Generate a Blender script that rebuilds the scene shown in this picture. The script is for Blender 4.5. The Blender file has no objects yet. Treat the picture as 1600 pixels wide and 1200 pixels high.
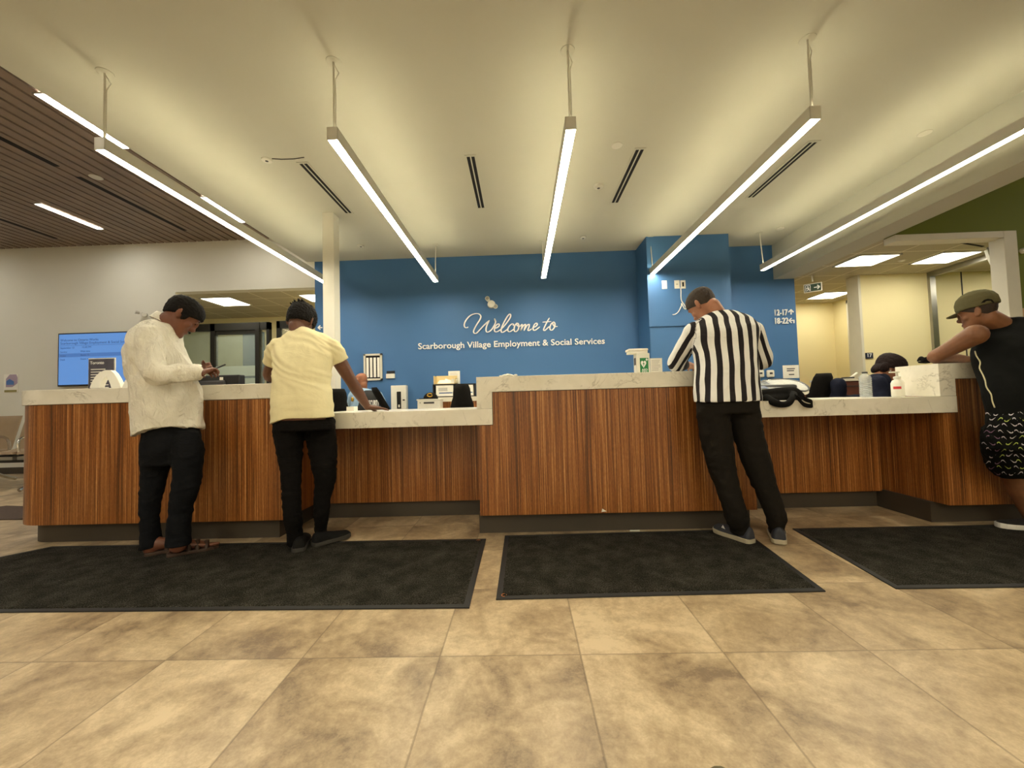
import bpy, bmesh, math, random
from mathutils import Vector, Matrix, noise
from mathutils.bvhtree import BVHTree
random.seed(7)
SC = bpy.context.scene
COL = SC.collection
PI = math.pi
V = Vector

# ------------------------------------------------------------------ camera
YAW, PITCH, ROLL, FPX, CAM_H = -0.0220361, 0.0386202, -0.0282624, 621.504, 0.93
_f = V((math.sin(YAW) * math.cos(PITCH), math.cos(YAW) * math.cos(PITCH), math.sin(PITCH)))
_r = V((math.cos(YAW), -math.sin(YAW), 0))
_u = _r.cross(_f)
CR = _r * math.cos(ROLL) + _u * math.sin(ROLL)
CU = -_r * math.sin(ROLL) + _u * math.cos(ROLL)
cam_data = bpy.data.cameras.new('camera')
cam_data.sensor_fit = 'HORIZONTAL'
cam_data.sensor_width = 36
cam_data.lens = FPX / 1600 * 36
cam_data.clip_start = 0.05
cam = bpy.data.objects.new('camera', cam_data)
COL.objects.link(cam)
cam.matrix_world = Matrix(((CR.x, CU.x, -_f.x, 0), (CR.y, CU.y, -_f.y, 0), (CR.z, CU.z, -_f.z, CAM_H), (0, 0, 0, 1)))
SC.camera = cam

# ------------------------------------------------------------------ view and world
SC.view_settings.view_transform = 'Standard'
SC.view_settings.look = 'None'
SC.view_settings.gamma = 1
SC.view_settings.use_curve_mapping = False
SC.view_settings.exposure = 0.85
world = bpy.data.worlds.new('world')
SC.world = world
world.use_nodes = True
world.node_tree.nodes['Background'].inputs[0].default_value = (1.0, .86, .62, 1)
world.node_tree.nodes['Background'].inputs[1].default_value = 0.35
SC.cycles.max_bounces = 8
SC.cycles.diffuse_bounces = 5
SC.cycles.glossy_bounces = 3
SC.cycles.transmission_bounces = 6
SC.cycles.sample_clamp_indirect = 6
SC.cycles.use_denoising = True

WARM = (1.0, .90, .60)
PENDANT_DOWN, PENDANT_UP, TROFFER, SLOT_LIGHT = 38.0, 30.0, 9.0, 34.0

# survey helper: the point seen at a pixel of the 1600x1200 photograph, on a plane of known depth / height / side
def _ray(px, py):
    return CR * ((px - 800) / FPX) - CU * ((py - 600) / FPX) + _f
def at(px, py, y):
    d = _ray(px, py); return V((0, 0, CAM_H)) + d * (y / d.y)
def atz(px, py, z=0.0):
    d = _ray(px, py); return V((0, 0, CAM_H)) + d * ((z - CAM_H) / d.z)
def atx(px, py, x):
    d = _ray(px, py); return V((0, 0, CAM_H)) + d * (x / d.x)

# ------------------------------------------------------------------ materials
def srgb(r, g, b):
    def c(v):
        v /= 255
        return v / 12.92 if v <= .04045 else ((v + .055) / 1.055) ** 2.4
    return (c(r), c(g), c(b), 1)

class NT:
    def __init__(s, name):
        s.m = bpy.data.materials.new(name); s.m.use_nodes = True
        s.t = s.m.node_tree; s.b = s.t.nodes['Principled BSDF']
    def n(s, kind, **kw):
        n = s.t.nodes.new(kind)
        for k, v in kw.items():
            if k.startswith('i_'):
                key = k[2:]; key = int(key) if key.isdigit() else key.replace('_', ' ')
                n.inputs[key].default_value = v
            else: setattr(n, k, v)
        return n
    def l(s, a, b): s.t.links.new(a, b)
    def val(s, x):
        return x
    def math(s, op, a, b=None, c=None):
        n = s.n('ShaderNodeMath', operation=op)
        for i, v in enumerate((a, b, c)):
            if v is None: continue
            if isinstance(v, (int, float)): n.inputs[i].default_value = v
            else: s.l(v, n.inputs[i])
        return n.outputs[0]
    def ramp(s, fac, stops):
        n = s.n('ShaderNodeValToRGB'); e = n.color_ramp.elements
        while len(e) < len(stops): e.new(.5)
        for k, (p, c) in enumerate(stops):
            e[k].position = p; e[k].color = c
        s.l(fac, n.inputs[0]); return n.outputs[0]
    def coord(s, scale=(1, 1, 1), which='Object', rot=(0, 0, 0)):
        tc = s.n('ShaderNodeTexCoord'); mp = s.n('ShaderNodeMapping')
        mp.inputs['Scale'].default_value = scale; mp.inputs['Rotation'].default_value = rot
        s.l(tc.outputs[which], mp.inputs[0]); return mp.outputs[0]
    def noise(s, vec, scale=5, detail=4, rough=.5, dist=0):
        n = s.n('ShaderNodeTexNoise', i_Scale=scale, i_Detail=detail, i_Roughness=rough, i_Distortion=dist)
        s.l(vec, n.inputs['Vector']); return n.outputs[0]
    def bump(s, h, strength=.3, dist=.01):
        n = s.n('ShaderNodeBump', i_Strength=strength, i_Distance=dist)
        s.l(h, n.inputs['Height']); s.l(n.outputs[0], s.b.inputs['Normal'])
    def mix(s, fac, a, b):
        n = s.n('ShaderNodeMix', data_type='RGBA')
        if isinstance(fac, (int, float)): n.inputs[0].default_value = fac
        else: s.l(fac, n.inputs[0])
        for i, v in ((6, a), (7, b)):
            if isinstance(v, tuple): n.inputs[i].default_value = v
            else: s.l(v, n.inputs[i])
        return n.outputs[2]
    def col(s, c): s.l(c, s.b.inputs['Base Color'])
    def set(s, **kw):
        for k, v in kw.items(): s.b.inputs[k.replace('_', ' ')].default_value = v
        return s

def flat(name, c, rough=.6, metal=0, var=.06, scale=8, bump=0, bscale=60, spec=.5, **kw):
    """painted / plastic surface with slight procedural mottling"""
    k = NT(name); v = k.coord()
    a = tuple(min(1, x * (1 + var)) for x in c[:3]) + (1,)
    b = tuple(x * (1 - var) for x in c[:3]) + (1,)
    k.col(k.ramp(k.noise(v, scale, 3), [(.3, b), (.7, a)]))
    k.set(Roughness=rough, Metallic=metal, Specular_IOR_Level=spec)
    if bump: k.bump(k.noise(v, bscale, 3), bump, .004)
    for q, w in kw.items(): k.b.inputs[q.replace('_', ' ')].default_value = w
    return k.m

def emis(name, c, strength):
    k = NT(name); k.b.inputs['Base Color'].default_value = (.8, .8, .8, 1)
    k.b.inputs['Emission Color'].default_value = (*c[:3], 1)
    k.b.inputs['Emission Strength'].default_value = strength
    return k.m

M = {}
M['ceiling'] = flat('ceiling_paint', srgb(190, 189, 176), .9, var=.015, scale=2)
M['white_wall'] = flat('white_wall_paint', srgb(222, 220, 208), .8, var=.02, scale=1.5, bump=.05, bscale=200)
M['cream'] = flat('cream_wall_paint', srgb(240, 228, 180), .75, var=.02, scale=1.2)
M['cream_dark'] = flat('beige_door_paint', srgb(205, 195, 158), .6, var=.03, scale=2)
M['blue'] = flat('blue_wall_paint', srgb(60, 106, 156), .62, var=.03, scale=1.1, bump=.05, bscale=220)
M['green'] = flat('green_wall_paint', srgb(98, 108, 0), .7, var=.03, scale=1)
M['trim'] = flat('white_trim_paint', srgb(214, 210, 194), .5, var=.02)
M['metal_white'] = flat('white_painted_metal', srgb(205, 203, 192), .45, var=.02)
M['alu'] = flat('brushed_aluminium', srgb(170, 168, 160), .35, metal=.9, var=.04)
M['chrome'] = flat('polished_metal', srgb(205, 203, 198), .18, metal=1, var=.02)
M['black_plastic'] = flat('black_plastic', srgb(20, 20, 21), .42, var=.1)
M['dark_grey'] = flat('dark_grey_plastic', srgb(52, 52, 54), .5, var=.08)
M['black_metal'] = flat('black_frame_metal', srgb(36, 35, 32), .4, metal=.3, var=.08)
M['black_fabric'] = flat('black_upholstery', srgb(22, 21, 20), .95, var=.2, spec=.15, scale=60, bump=.3, bscale=400)
M['white_plastic'] = flat('white_plastic', srgb(228, 226, 214), .4, var=.02)
M['paper'] = flat('white_paper', srgb(236, 233, 222), .8, var=.02)
M['void'] = flat('dark_slot', srgb(10, 8, 14), .9)
M['toe'] = flat('dark_toe_kick', srgb(62, 54, 44), .55, var=.08, scale=3)
M['ink'] = flat('printed_ink', srgb(60, 60, 66), .7)
M['blue_ink'] = flat('printed_blue_ink', srgb(60, 90, 140), .7)
M['navy'] = flat('navy_plastic', srgb(20, 28, 56), .5)
M['letter'] = flat('white_lettering', srgb(240, 240, 236), .5, var=.01)

def mk_floor():
    k = NT('floor_vinyl_tile')
    tc = k.n('ShaderNodeTexCoord'); sp = k.n('ShaderNodeSeparateXYZ'); k.l(tc.outputs['Object'], sp.inputs[0])
    T = .511
    u = k.math('DIVIDE', k.math('ADD', sp.outputs[0], .073 + 60 * T), T)
    v = k.math('DIVIDE', k.math('ADD', sp.outputs[1], -1.287 + 60 * T), T)
    def seam(w):
        f = k.math('FRACT', w); return k.math('MINIMUM', f, k.math('SUBTRACT', 1.0, f))
    sd = k.math('MINIMUM', seam(u), seam(v))
    cell = k.n('ShaderNodeCombineXYZ'); k.l(k.math('FLOOR', u), cell.inputs[0]); k.l(k.math('FLOOR', v), cell.inputs[1])
    wn = k.n('ShaderNodeTexWhiteNoise', noise_dimensions='3D'); k.l(cell.outputs[0], wn.inputs['Vector'])
    off = k.n('ShaderNodeVectorMath', operation='MULTIPLY_ADD'); k.l(wn.outputs['Color'], off.inputs[0])
    off.inputs[1].default_value = (30, 30, 30); k.l(tc.outputs['Object'], off.inputs[2])
    n1 = k.noise(off.outputs[0], 3.2, 7, .62, .6)
    n2 = k.noise(off.outputs[0], 26, 6, .7, .3)
    n3 = k.noise(off.outputs[0], 150, 3, .6)
    f = k.math('ADD', k.math('MULTIPLY', n1, .62), k.math('ADD', k.math('MULTIPLY', n2, .28), k.math('MULTIPLY', n3, .1)))
    f = k.math('ADD', f, k.math('MULTIPLY', k.math('SUBTRACT', wn.outputs['Value'], .5), .05))
    c = k.ramp(f, [(.38, srgb(122, 103, 80)), (.46, srgb(158, 137, 107)), (.53, srgb(180, 159, 126)), (.62, srgb(208, 188, 154))])
    s = k.ramp(sd, [(.0, (1, 1, 1, 1)), (.004, (1, 1, 1, 1)), (.0075, (0, 0, 0, 1))])
    k.col(k.mix(k.math('MULTIPLY', s, .45), c, srgb(84, 66, 46)))
    k.l(k.math('MULTIPLY_ADD', n2, .3, .24), k.b.inputs['Roughness'])
    k.bump(k.math('SUBTRACT', k.math('ADD', k.math('MULTIPLY', n3, .6), n2), s), .22, .0025)
    return k.m
M['floor'] = mk_floor()

def mk_wood(name, horiz='x'):
    k = NT(name)
    v = k.coord((1, 1, 1)); sp = k.n('ShaderNodeSeparateXYZ'); k.l(v, sp.inputs[0])
    cb = k.n('ShaderNodeCombineXYZ')
    k.l(k.math('ADD', sp.outputs[0], sp.outputs[1]), cb.inputs[0])
    k.l(k.math('MULTIPLY', sp.outputs[2], .006), cb.inputs[1])
    n1 = k.noise(cb.outputs[0], 120, 4, .75, 0)
    n2 = k.noise(cb.outputs[0], 14, 2, .5)
    n3 = k.n('ShaderNodeCombineXYZ')
    k.l(k.math('ADD', sp.outputs[0], sp.outputs[1]), n3.inputs[0]); k.l(k.math('MULTIPLY', sp.outputs[2], .12), n3.inputs[1])
    n4 = k.noise(n3.outputs[0], 300, 3, .6)
    f = k.math('ADD', k.math('MULTIPLY', n1, .7), k.math('ADD', k.math('MULTIPLY', n2, .2), k.math('MULTIPLY', n4, .14)))
    k.col(k.ramp(f, [(.39, srgb(60, 30, 12)), (.46, srgb(104, 58, 22)), (.52, srgb(136, 80, 34)), (.57, srgb(164, 104, 50)), (.64, srgb(204, 150, 92))]))
    k.set(Roughness=.34); k.bump(n4, .08, .001)
    return k.m
M['wood'] = mk_wood('zebrano_wood_veneer')

def mk_quartz():
    k = NT('veined_quartz'); v = k.coord()
    w = k.noise(v, 3.5, 5, .6, 1.4)
    vein = k.math('ABSOLUTE', k.math('SUBTRACT', w, .5))
    m = k.noise(v, 7, 3, .6)
    fac = k.math('MULTIPLY', k.ramp(vein, [(0, (1, 1, 1, 1)), (.022, (0, 0, 0, 1))]), k.ramp(m, [(.46, (0, 0, 0, 1)), (.66, (1, 1, 1, 1))]))
    base = k.ramp(k.noise(v, 4, 5, .6, .5), [(.35, srgb(226, 221, 205)), (.65, srgb(240, 235, 222))])
    k.col(k.mix(k.math('MULTIPLY', fac, .6), base, srgb(150, 142, 122))); k.set(Roughness=.22)
    return k.m
M['quartz'] = mk_quartz()

def mk_mat():
    k = NT('charcoal_mat_pile'); v = k.coord()
    a = k.noise(v, 210, 3, .7); b = k.noise(v, 9, 4, .6)
    f = k.math('ADD', k.math('MULTIPLY', a, .75), k.math('MULTIPLY', b, .25))
    k.col(k.ramp(f, [(.36, srgb(14, 14, 12)), (.5, srgb(40, 38, 33)), (.66, srgb(92, 89, 80))]))
    k.set(Roughness=1, Specular_IOR_Level=.1); k.bump(a, .9, .006); return k.m
M['mat'] = mk_mat()
M['rubber'] = flat('black_rubber', srgb(26, 26, 27), .6, var=.1)
M['slat'] = flat('walnut_slat', srgb(128, 110, 96), .55, var=.14, scale=3, bump=.2, bscale=60)
M['slat_back'] = flat('black_backing', srgb(22, 17, 14), .9)

def mk_tile():
    k = NT('acoustic_ceiling_tile')
    tc = k.n('ShaderNodeTexCoord'); sp = k.n('ShaderNodeSeparateXYZ'); k.l(tc.outputs['Object'], sp.inputs[0])
    def seam(w, off, T):
        f = k.math('FRACT', k.math('DIVIDE', k.math('ADD', w, off + 20 * T), T)); return k.math('MULTIPLY', k.math('MINIMUM', f, k.math('SUBTRACT', 1.0, f)), T)
    sd = k.math('MINIMUM', seam(sp.outputs[0], -4.33, .53), seam(sp.outputs[1], -5.53, .47))
    n = k.noise(tc.outputs['Object'], 120, 3, .7)
    c = k.ramp(n, [(.4, srgb(176, 168, 142)), (.6, srgb(192, 184, 158))])
    k.col(k.mix(k.ramp(sd, [(.009, (1, 1, 1, 1)), (.011, (0, 0, 0, 1))]), c, srgb(226, 220, 200))); k.set(Roughness=.9)
    return k.m
M['acoustic'] = mk_tile()

def mk_glass(name, c, rough=.02, alpha=.35):
    k = NT(name); k.set(Base_Color=c, Roughness=rough, Alpha=alpha); return k.m
M['glass'] = mk_glass('clear_glass', srgb(200, 215, 205), .03, .22)
M['frost'] = mk_glass('frosted_film', srgb(205, 222, 210), .5, .75)
M['pet'] = mk_glass('clear_bottle_plastic', srgb(225, 230, 232), .1, .33)

# ------------------------------------------------------------------ mesh helpers
class MB:
    def __init__(s): s.v = []; s.f = []; s.mi = []; s.m = 0
    def add(s, vs, fs):
        o = len(s.v); s.v += [V(p) for p in vs]; s.f += [[o + i for i in f] for f in fs]; s.mi += [s.m] * len(fs); return s
    def box(s, x0, x1, y0, y1, z0, z1, mat=None):
        vs = [V((x, y, z)) for z in (z0, z1) for y in (y0, y1) for x in (x0, x1)]
        if mat is not None: vs = [mat @ p for p in vs]
        return s.add(vs, [[0, 2, 3, 1], [4, 5, 7, 6], [0, 1, 5, 4], [2, 6, 7, 3], [0, 4, 6, 2], [1, 3, 7, 5]])
    def cyl(s, p0, p1, r0, r1=None, n=16, cap=True):
        p0, p1 = V(p0), V(p1); r1 = r0 if r1 is None else r1
        d = (p1 - p0).normalized(); a = d.orthogonal().normalized(); b = d.cross(a)
        vs = []
        for p, r in ((p0, r0), (p1, r1)):
            vs += [p + (a * math.cos(2 * PI * i / n) + b * math.sin(2 * PI * i / n)) * r for i in range(n)]
        fs = [[i, (i + 1) % n, n + (i + 1) % n, n + i] for i in range(n)]
        if cap: fs += [list(range(n))[::-1], list(range(n, 2 * n))]
        return s.add(vs, fs)
    def lathe(s, prof, c=(0, 0, 0), n=24):
        c = V(c); vs = []; fs = []
        for r, z in prof: vs += [c + V((r * math.cos(2 * PI * i / n), r * math.sin(2 * PI * i / n), z)) for i in range(n)]
        for j in range(len(prof) - 1):
            fs += [[j * n + i, j * n + (i + 1) % n, (j + 1) * n + (i + 1) % n, (j + 1) * n + i] for i in range(n)]
        fs += [list(range(n))[::-1], [(len(prof) - 1) * n + i for i in range(n)]]
        return s.add(vs, fs)
    def ell(s, c, r, n=20, m=12, rot=None):
        c = V(c); vs = []; fs = []
        for j in range(m + 1):
            t = PI * j / m
            for i in range(n):
                a = 2 * PI * i / n
                p = V((r[0] * math.sin(t) * math.cos(a), r[1] * math.sin(t) * math.sin(a), -r[2] * math.cos(t)))
                if rot is not None: p = rot @ p
                vs.append(c + p)
        for j in range(m):
            fs += [[j * n + i, j * n + (i + 1) % n, (j + 1) * n + (i + 1) % n, (j + 1) * n + i] for i in range(n)]
        return s.add(vs, fs)
    def rings(s, rings, cap=True):
        n = len(rings[0]); vs = [p for r in rings for p in r]; fs = []
        for j in range(len(rings) - 1):
            fs += [[j * n + i, j * n + (i + 1) % n, (j + 1) * n + (i + 1) % n, (j + 1) * n + i] for i in range(n)]
        if cap: fs += [list(range(n))[::-1], [(len(rings) - 1) * n + i for i in range(n)]]
        return s.add(vs, fs)
    def tube(s, pts, r, n=8, cyclic=False):
        pts = [V(p) for p in pts]; rr = r if isinstance(r, (list, tuple)) else [r] * len(pts)
        rs = []; a = None
        for i, p in enumerate(pts):
            d = (pts[min(i + 1, len(pts) - 1)] - pts[max(i - 1, 0)]).normalized()
            a = d.orthogonal().normalized() if a is None else (a - d * a.dot(d)).normalized()
            b = d.cross(a)
            rs.append([p + (a * math.cos(2 * PI * q / n) + b * math.sin(2 * PI * q / n)) * rr[i] for q in range(n)])
        return s.rings(rs)
    def prism(s, poly, y0, y1, plane='xz'):
        """polygon (x,z) extruded along y, or (x,y) along z, or (y,z) along x"""
        def mk(a, b, c):
            return V((a, c, b)) if plane == 'xz' else V((a, b, c)) if plane == 'xy' else V((c, a, b))
        n = len(poly); vs = [mk(a, b, y0) for a, b in poly] + [mk(a, b, y1) for a, b in poly]
        return s.add(vs, [list(range(n))[::-1], list(range(n, 2 * n))] + [[i, (i + 1) % n, n + (i + 1) % n, n + i] for i in range(n)])
    def build(s, name, mats, parent=None, smooth=False, bevel=0, rotz=0):
        me = bpy.data.meshes.new(name)
        if parent is None:
            xs = [p.x for p in s.v]; ys = [p.y for p in s.v]; zs = [p.z for p in s.v]
            org = V(((min(xs) + max(xs)) / 2, (min(ys) + max(ys)) / 2, min(zs)))
        else: org = wpos(parent)
        me.from_pydata([tuple(p - org) for p in s.v], [], s.f)
        for mt in (mats if isinstance(mats, (list, tuple)) else [mats]): me.materials.append(mt)
        for p, mi in zip(me.polygons, s.mi): p.material_index = mi
        bm = bmesh.new(); bm.from_mesh(me); bmesh.ops.recalc_face_normals(bm, faces=bm.faces); bm.to_mesh(me); bm.free()
        if smooth:
            me.shade_smooth()
            if smooth != 'all': me.set_sharp_from_angle(angle=math.radians(38))
        o = bpy.data.objects.new(name, me); COL.objects.link(o)
        if parent is None: o.location = org
        else: o.parent = parent
        if bevel:
            b = o.modifiers.new('bevel', 'BEVEL'); b.width = bevel; b.segments = 2; b.limit_method = 'ANGLE'
        return o

def wpos(o):
    p = V((0, 0, 0))
    while o is not None: p += o.location; o = o.parent
    return p
def tag(o, label, cat, group=None):
    o['label'] = label; o['category'] = cat
    if group: o['group'] = group
    return o
def struct(o):
    o['kind'] = 'structure'; return o
def thing(name, label, cat, loc, group=None):
    o = bpy.data.objects.new(name, None); COL.objects.link(o); o.location = loc; o.empty_display_size = .1
    return tag(o, label, cat, group)
def dup(root, loc, label=None, rotz=None):
    r = root.copy(); COL.objects.link(r); r.location = loc
    if rotz is not None: r.rotation_euler = (0, 0, rotz)
    if label: r['label'] = label
    for ch in list(root.children):
        c = ch.copy(); COL.objects.link(c); c.parent = r
        for g in list(ch.children):
            d = g.copy(); COL.objects.link(d); d.parent = c
    return r
def box(name, mat, x0, x1, y0, y1, z0, z1, parent=None, bevel=0):
    return MB().box(x0, x1, y0, y1, z0, z1).build(name, mat, parent, bevel=bevel)
def text_mesh(name, body, size, mat, loc, parent=None, sx=1, extrude=.004, bold=0, align='LEFT', ry=0, rz=0, rx=PI / 2, shear=0):
    cu = bpy.data.curves.new(name, 'FONT'); cu.body = body; cu.size = size; cu.extrude = extrude; cu.offset = bold
    cu.align_x = align; cu.shear = shear; cu.resolution_u = 3
    t = bpy.data.objects.new('tmp', cu); COL.objects.link(t)
    dg = bpy.context.evaluated_depsgraph_get(); me = bpy.data.meshes.new_from_object(t.evaluated_get(dg)); me.name = name
    bpy.data.objects.remove(t)
    R = Matrix.Rotation(rz, 4, 'Z') @ Matrix.Rotation(ry, 4, 'Y') @ Matrix.Rotation(rx, 4, 'X') @ Matrix.Diagonal((sx, 1, 1, 1))
    org = wpos(parent) if parent is not None else V((0, 0, 0))
    me.transform(Matrix.Translation(V(loc) - org) @ R)
    me.materials.clear(); me.materials.append(mat)
    if parent is None:
        c = V(loc); me.transform(Matrix.Translation(-c))
    o = bpy.data.objects.new(name, me); COL.objects.link(o)
    if parent is None: o.location = loc
    else: o.parent = parent
    return o

# ------------------------------------------------------------------ the room
HC, HW, YW = 3.14, 3.525, 6.0
struct(box('floor', M['floor'], -10, 9.5, -5, 10.5, -.1, 0))
struct(box('ceiling', M['ceiling'], -3.17, 3.84, -5, YW, HC, HC + .12))
cs = MB().box(-10, -3.17, -5, YW, HW + .03, HW + .08); cs.build
so = cs.build('ceiling_backing', M['slat_back']); struct(so); so.name = 'ceiling_left_backing'
sl = MB(); x = -3.2
k_ = 0
while x > -9.9:
    sl.box(x - .100, x, -5, YW, HW, HW + .029); x -= .128
struct(sl.build('ceiling_left', M['slat']))
struct(box('trim_1', M['ceiling'], -3.25, -3.17, -5, YW, HC, HW + .08))
# far wall: white part with the opening, blue part, blue pillar
w = MB().box(-10, -5.322, YW, YW + .15, 0, 3.6).box(-5.322, -3.13, YW, YW + .15, 2.742, 3.6)
struct(w.build('wall_far_left', M['white_wall']))
struct(box('wall_far', M['blue'], -3.13, 3.84, YW, YW + .15, 0, HC + .12))
struct(box('wall_far_right', M['blue'], 3.84, 4.144, YW, YW + .15, 0, 2.62))
struct(box('wall_pillar', M['blue'], 1.803, 2.936, 5.5, YW, 0, HC))
struct(box('trim_2', M['ceiling'], 3.84, 4.144, -5, YW + .15, 2.62, HC + .12))
struct(box('ceiling_right', M['ceiling'], 4.144, 9.5, -5, 4.4, HW, HW + .1))
struct(MB().box(5.435, 9.5, 4.4, 4.52, 0, 3.6).box(4.144, 5.435, 4.4, 4.52, 2.612, 3.6).build('wall_green', M['green']))
struct(MB().box(5.298, 5.437, 4.385, 4.53, 0, 2.612).box(4.144, 5.298, 4.385, 4.53, 2.54, 2.612).build('trim_3', M['trim'], bevel=.004))
struct(box('ceiling_office', M['acoustic'], 4.144, 9.5, 4.52, 10.4, 2.63, 2.7))
# office beyond the green wall
struct(box('wall_office_block', M['cream'], 5.055, 6.09, 5.97, 6.15, 0, 2.63))
struct(box('wall_office_far', M['cream'], 3.9, 9.5, 7.79, 7.9, 0, 2.7))
struct(box('wall_office_left', M['cream'], 4.0, 4.144, YW + .15, 7.79, 0, 2.7))
struct(box('wall_office_right', M['cream'], 6.14, 9.5, 5.99, 6.15, 0, 2.63))
struct(box('wall_office_side', M['cream'], 6.09, 6.2, 6.15, 7.79, 0, 2.63))
struct(MB().box(6.06, 6.14, 4.53, 6.0, 2.56, 2.63).box(6.06, 6.14, 5.93, 5.995, 0, 2.56).build('trim_4', M['alu']))
struct(box('trim_5', M['trim'], 5.04, 5.075, 5.955, 6.165, 0, 2.63))
jt = at(1507, 500, 5.985)
struct(box('trim_6', M['dark_grey'], jt.x - .006, jt.x + .006, 5.982, 5.99, 0, 2.63))
dr = box('door_1', M['cream_dark'], 6.05, 6.088, 6.35, 7.35, 0, 2.52); struct(dr)
for z_ in (.3, 1.2, 2.1): MB().cyl((6.045, 6.36, z_), (6.045, 6.36, z_ + .1), .012, n=8).build('hinge', M['chrome'], dr)
MB().box(6.04, 6.09, 7.35, 7.42, 0, 2.58).box(6.04, 6.09, 6.28, 6.35, 0, 2.58).box(6.04, 6.09, 6.28, 7.42, 2.52, 2.58).build('door_frame', M['trim'], dr)
# room seen through the left opening
struct(box('ceiling_back_room', M['acoustic'], -9, -3.0, YW + .15, 8.2, 2.76, 2.8))
struct(box('wall_back_room', M['cream'], -9, -3.0, 8.0, 8.2, 0, 2.76))
struct(box('wall_back_room_side', M['cream'], -3.13, -3.0, YW + .15, 8.1, 0, 2.76))
# shell behind the camera
struct(box('wall_near', M['white_wall'], -10, 9.5, -5.1, -5, 0, 3.6))
struct(box('wall_left', M['white_wall'], -10.1, -10, -5, YW, 0, 3.6))
struct(box('wall_right', M['white_wall'], 9.5, 9.6, -5, 10.4, 0, 3.6))
struct(box('trim_7', M['toe'], -10, -5.4, YW - .012, YW, 0, .1))
# column
struct(box('trim_column', M['white_wall'], -2.232, -2.10, 4.455, 4.60, 0, HC, bevel=.004))
# ------------------------------------------------------------------ lamps
M['diff_down'] = emis('pendant_diffuser', (1, .91, .70), PENDANT_DOWN)
M['diff_up'] = emis('pendant_uplight', WARM, PENDANT_UP)
M['troffer'] = emis('troffer_diffuser', (1, .93, .76), TROFFER)
M['slot'] = emis('slot_light_diffuser', (1, .95, .84), SLOT_LIGHT)
PX = [-2.658, -1.148, .36, 1.865, 3.375]
ZB, Y0, Y1 = 2.605, 2.43, 5.50
def pendant(x):
    t = thing('pendant_light', '', 'ceiling lamp', (x, (Y0 + Y1) / 2, ZB), 'linear pendant lights over the counter')
    hw = .034
    h = MB().box(x - hw, x - hw + .004, Y0, Y1, ZB, ZB + .082).box(x + hw - .004, x + hw, Y0, Y1, ZB, ZB + .082)
    h.box(x - hw, x + hw, Y0, Y0 + .004, ZB, ZB + .082).box(x - hw, x + hw, Y1 - .004, Y1, ZB, ZB + .082)
    h.box(x - hw + .004, x + hw - .004, Y0 + .004, Y1 - .004, ZB + .035, ZB + .04)
    h.build('housing', M['metal_white'], t)
    MB().box(x - hw + .005, x + hw - .005, Y0 + .005, Y1 - .005, ZB + .002, ZB + .006).build('diffuser', M['diff_down'], t)
    MB().box(x - .005, x + .005, Y0 + .006, Y1 - .006, ZB + .076, ZB + .079).build('upper_diffuser', M['diff_up'], t)
    for y in (Y0 + .03, Y1 + .02):
        yy = min(y, Y1 - .03)
        MB().cyl((x, yy, ZB + .06), (x, y, HC - .004), .0065, n=8).build('suspension_rod', M['metal_white'], t)
        MB().lathe([(.03, -.005), (.045, -.003), (.046, 0)], (x, y, HC), 24).build('canopy', M['ceiling'], t, smooth=True)
        if y < 3:
            a = V((x, y, HC - .01))
            MB().tube([a, a + V((.03, .01, -.06)), a + V((.012, .0, -.11)), a + V((.012, 0, -.3)), V((x + .01, y, ZB + .1))], .003, 6).build('power_cord', M['metal_white'], t)
    return t
PL = ['linear white pendant light nearest the slatted wood ceiling, ending behind the white column',
      'linear white pendant light hanging between the white column and the welcome lettering',
      'linear white pendant light hanging straight over the raised middle counter',
      'linear white pendant light whose far end meets the blue pillar',
      'linear white pendant light running alongside the white soffit by the green wall']
p0 = pendant(PX[0]); p0['label'] = PL[0]
for i in range(1, 5): dup(p0, (PX[i], (Y0 + Y1) / 2, ZB), PL[i])
def troffer(name, x0, x1, y0, y1, z, label, group, mat='troffer', fr=.018, hd=.012):
    t = thing(name, label, 'ceiling light', ((x0 + x1) / 2, (y0 + y1) / 2, z - hd), group)
    MB().box(x0, x1, y0, y0 + fr, z - hd, z).box(x0, x1, y1 - fr, y1, z - hd, z).box(x0, x0 + fr, y0, y1, z - hd, z).box(x1 - fr, x1, y0, y1, z - hd, z).build('frame', M['metal_white'], t)
    MB().box(x0 + fr, x1 - fr, y0 + fr, y1 - fr, z - hd * .6, z - hd * .2).build('diffuser', M[mat], t)
    return t
G2 = G = 'square troffers in the office ceilings'
M['fill_panel'] = emis('added_fill_panel', (1, .92, .72), 12)  # emitter for the unseen fill panels added behind the viewer
troffer('ceiling_light', 4.33, 4.86, 5.06, 5.51, 2.63, 'square glowing ceiling panel nearest the soffit, beyond the green wall opening', G)
troffer('ceiling_light', 5.36, 5.87, 5.06, 5.51, 2.63, 'square glowing ceiling panel above the man in the cap', G)
troffer('ceiling_light', 5.3, 5.8, 6.93, 7.41, 2.63, 'square glowing ceiling panel behind the green exit sign', G)
troffer('ceiling_light', -5.3, -4.78, 6.42, 6.98, 2.76, 'glowing ceiling panel above the head of the man in the white shirt', G)
troffer('ceiling_light', -3.64, -3.14, 6.42, 6.9, 2.76, 'glowing ceiling panel cut off by the blue wall strip', G)
G = 'slot lights in the slatted ceiling'
for x, y0, y1, lb in ((-3.84, 3.04, 3.76, 'recessed slot light crossing behind the near end of the leftmost pendant'), (-3.84, 4.7, 5.41, 'short recessed slot light at the far edge of the slatted ceiling'),
                      (-5.92, 4.7, 5.45, 'isolated recessed slot light in the middle of the slatted ceiling')):
    troffer('slot_light', x - .05, x + .05, y0, y1, HW, lb, G, 'slot', .008, .01)
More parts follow.
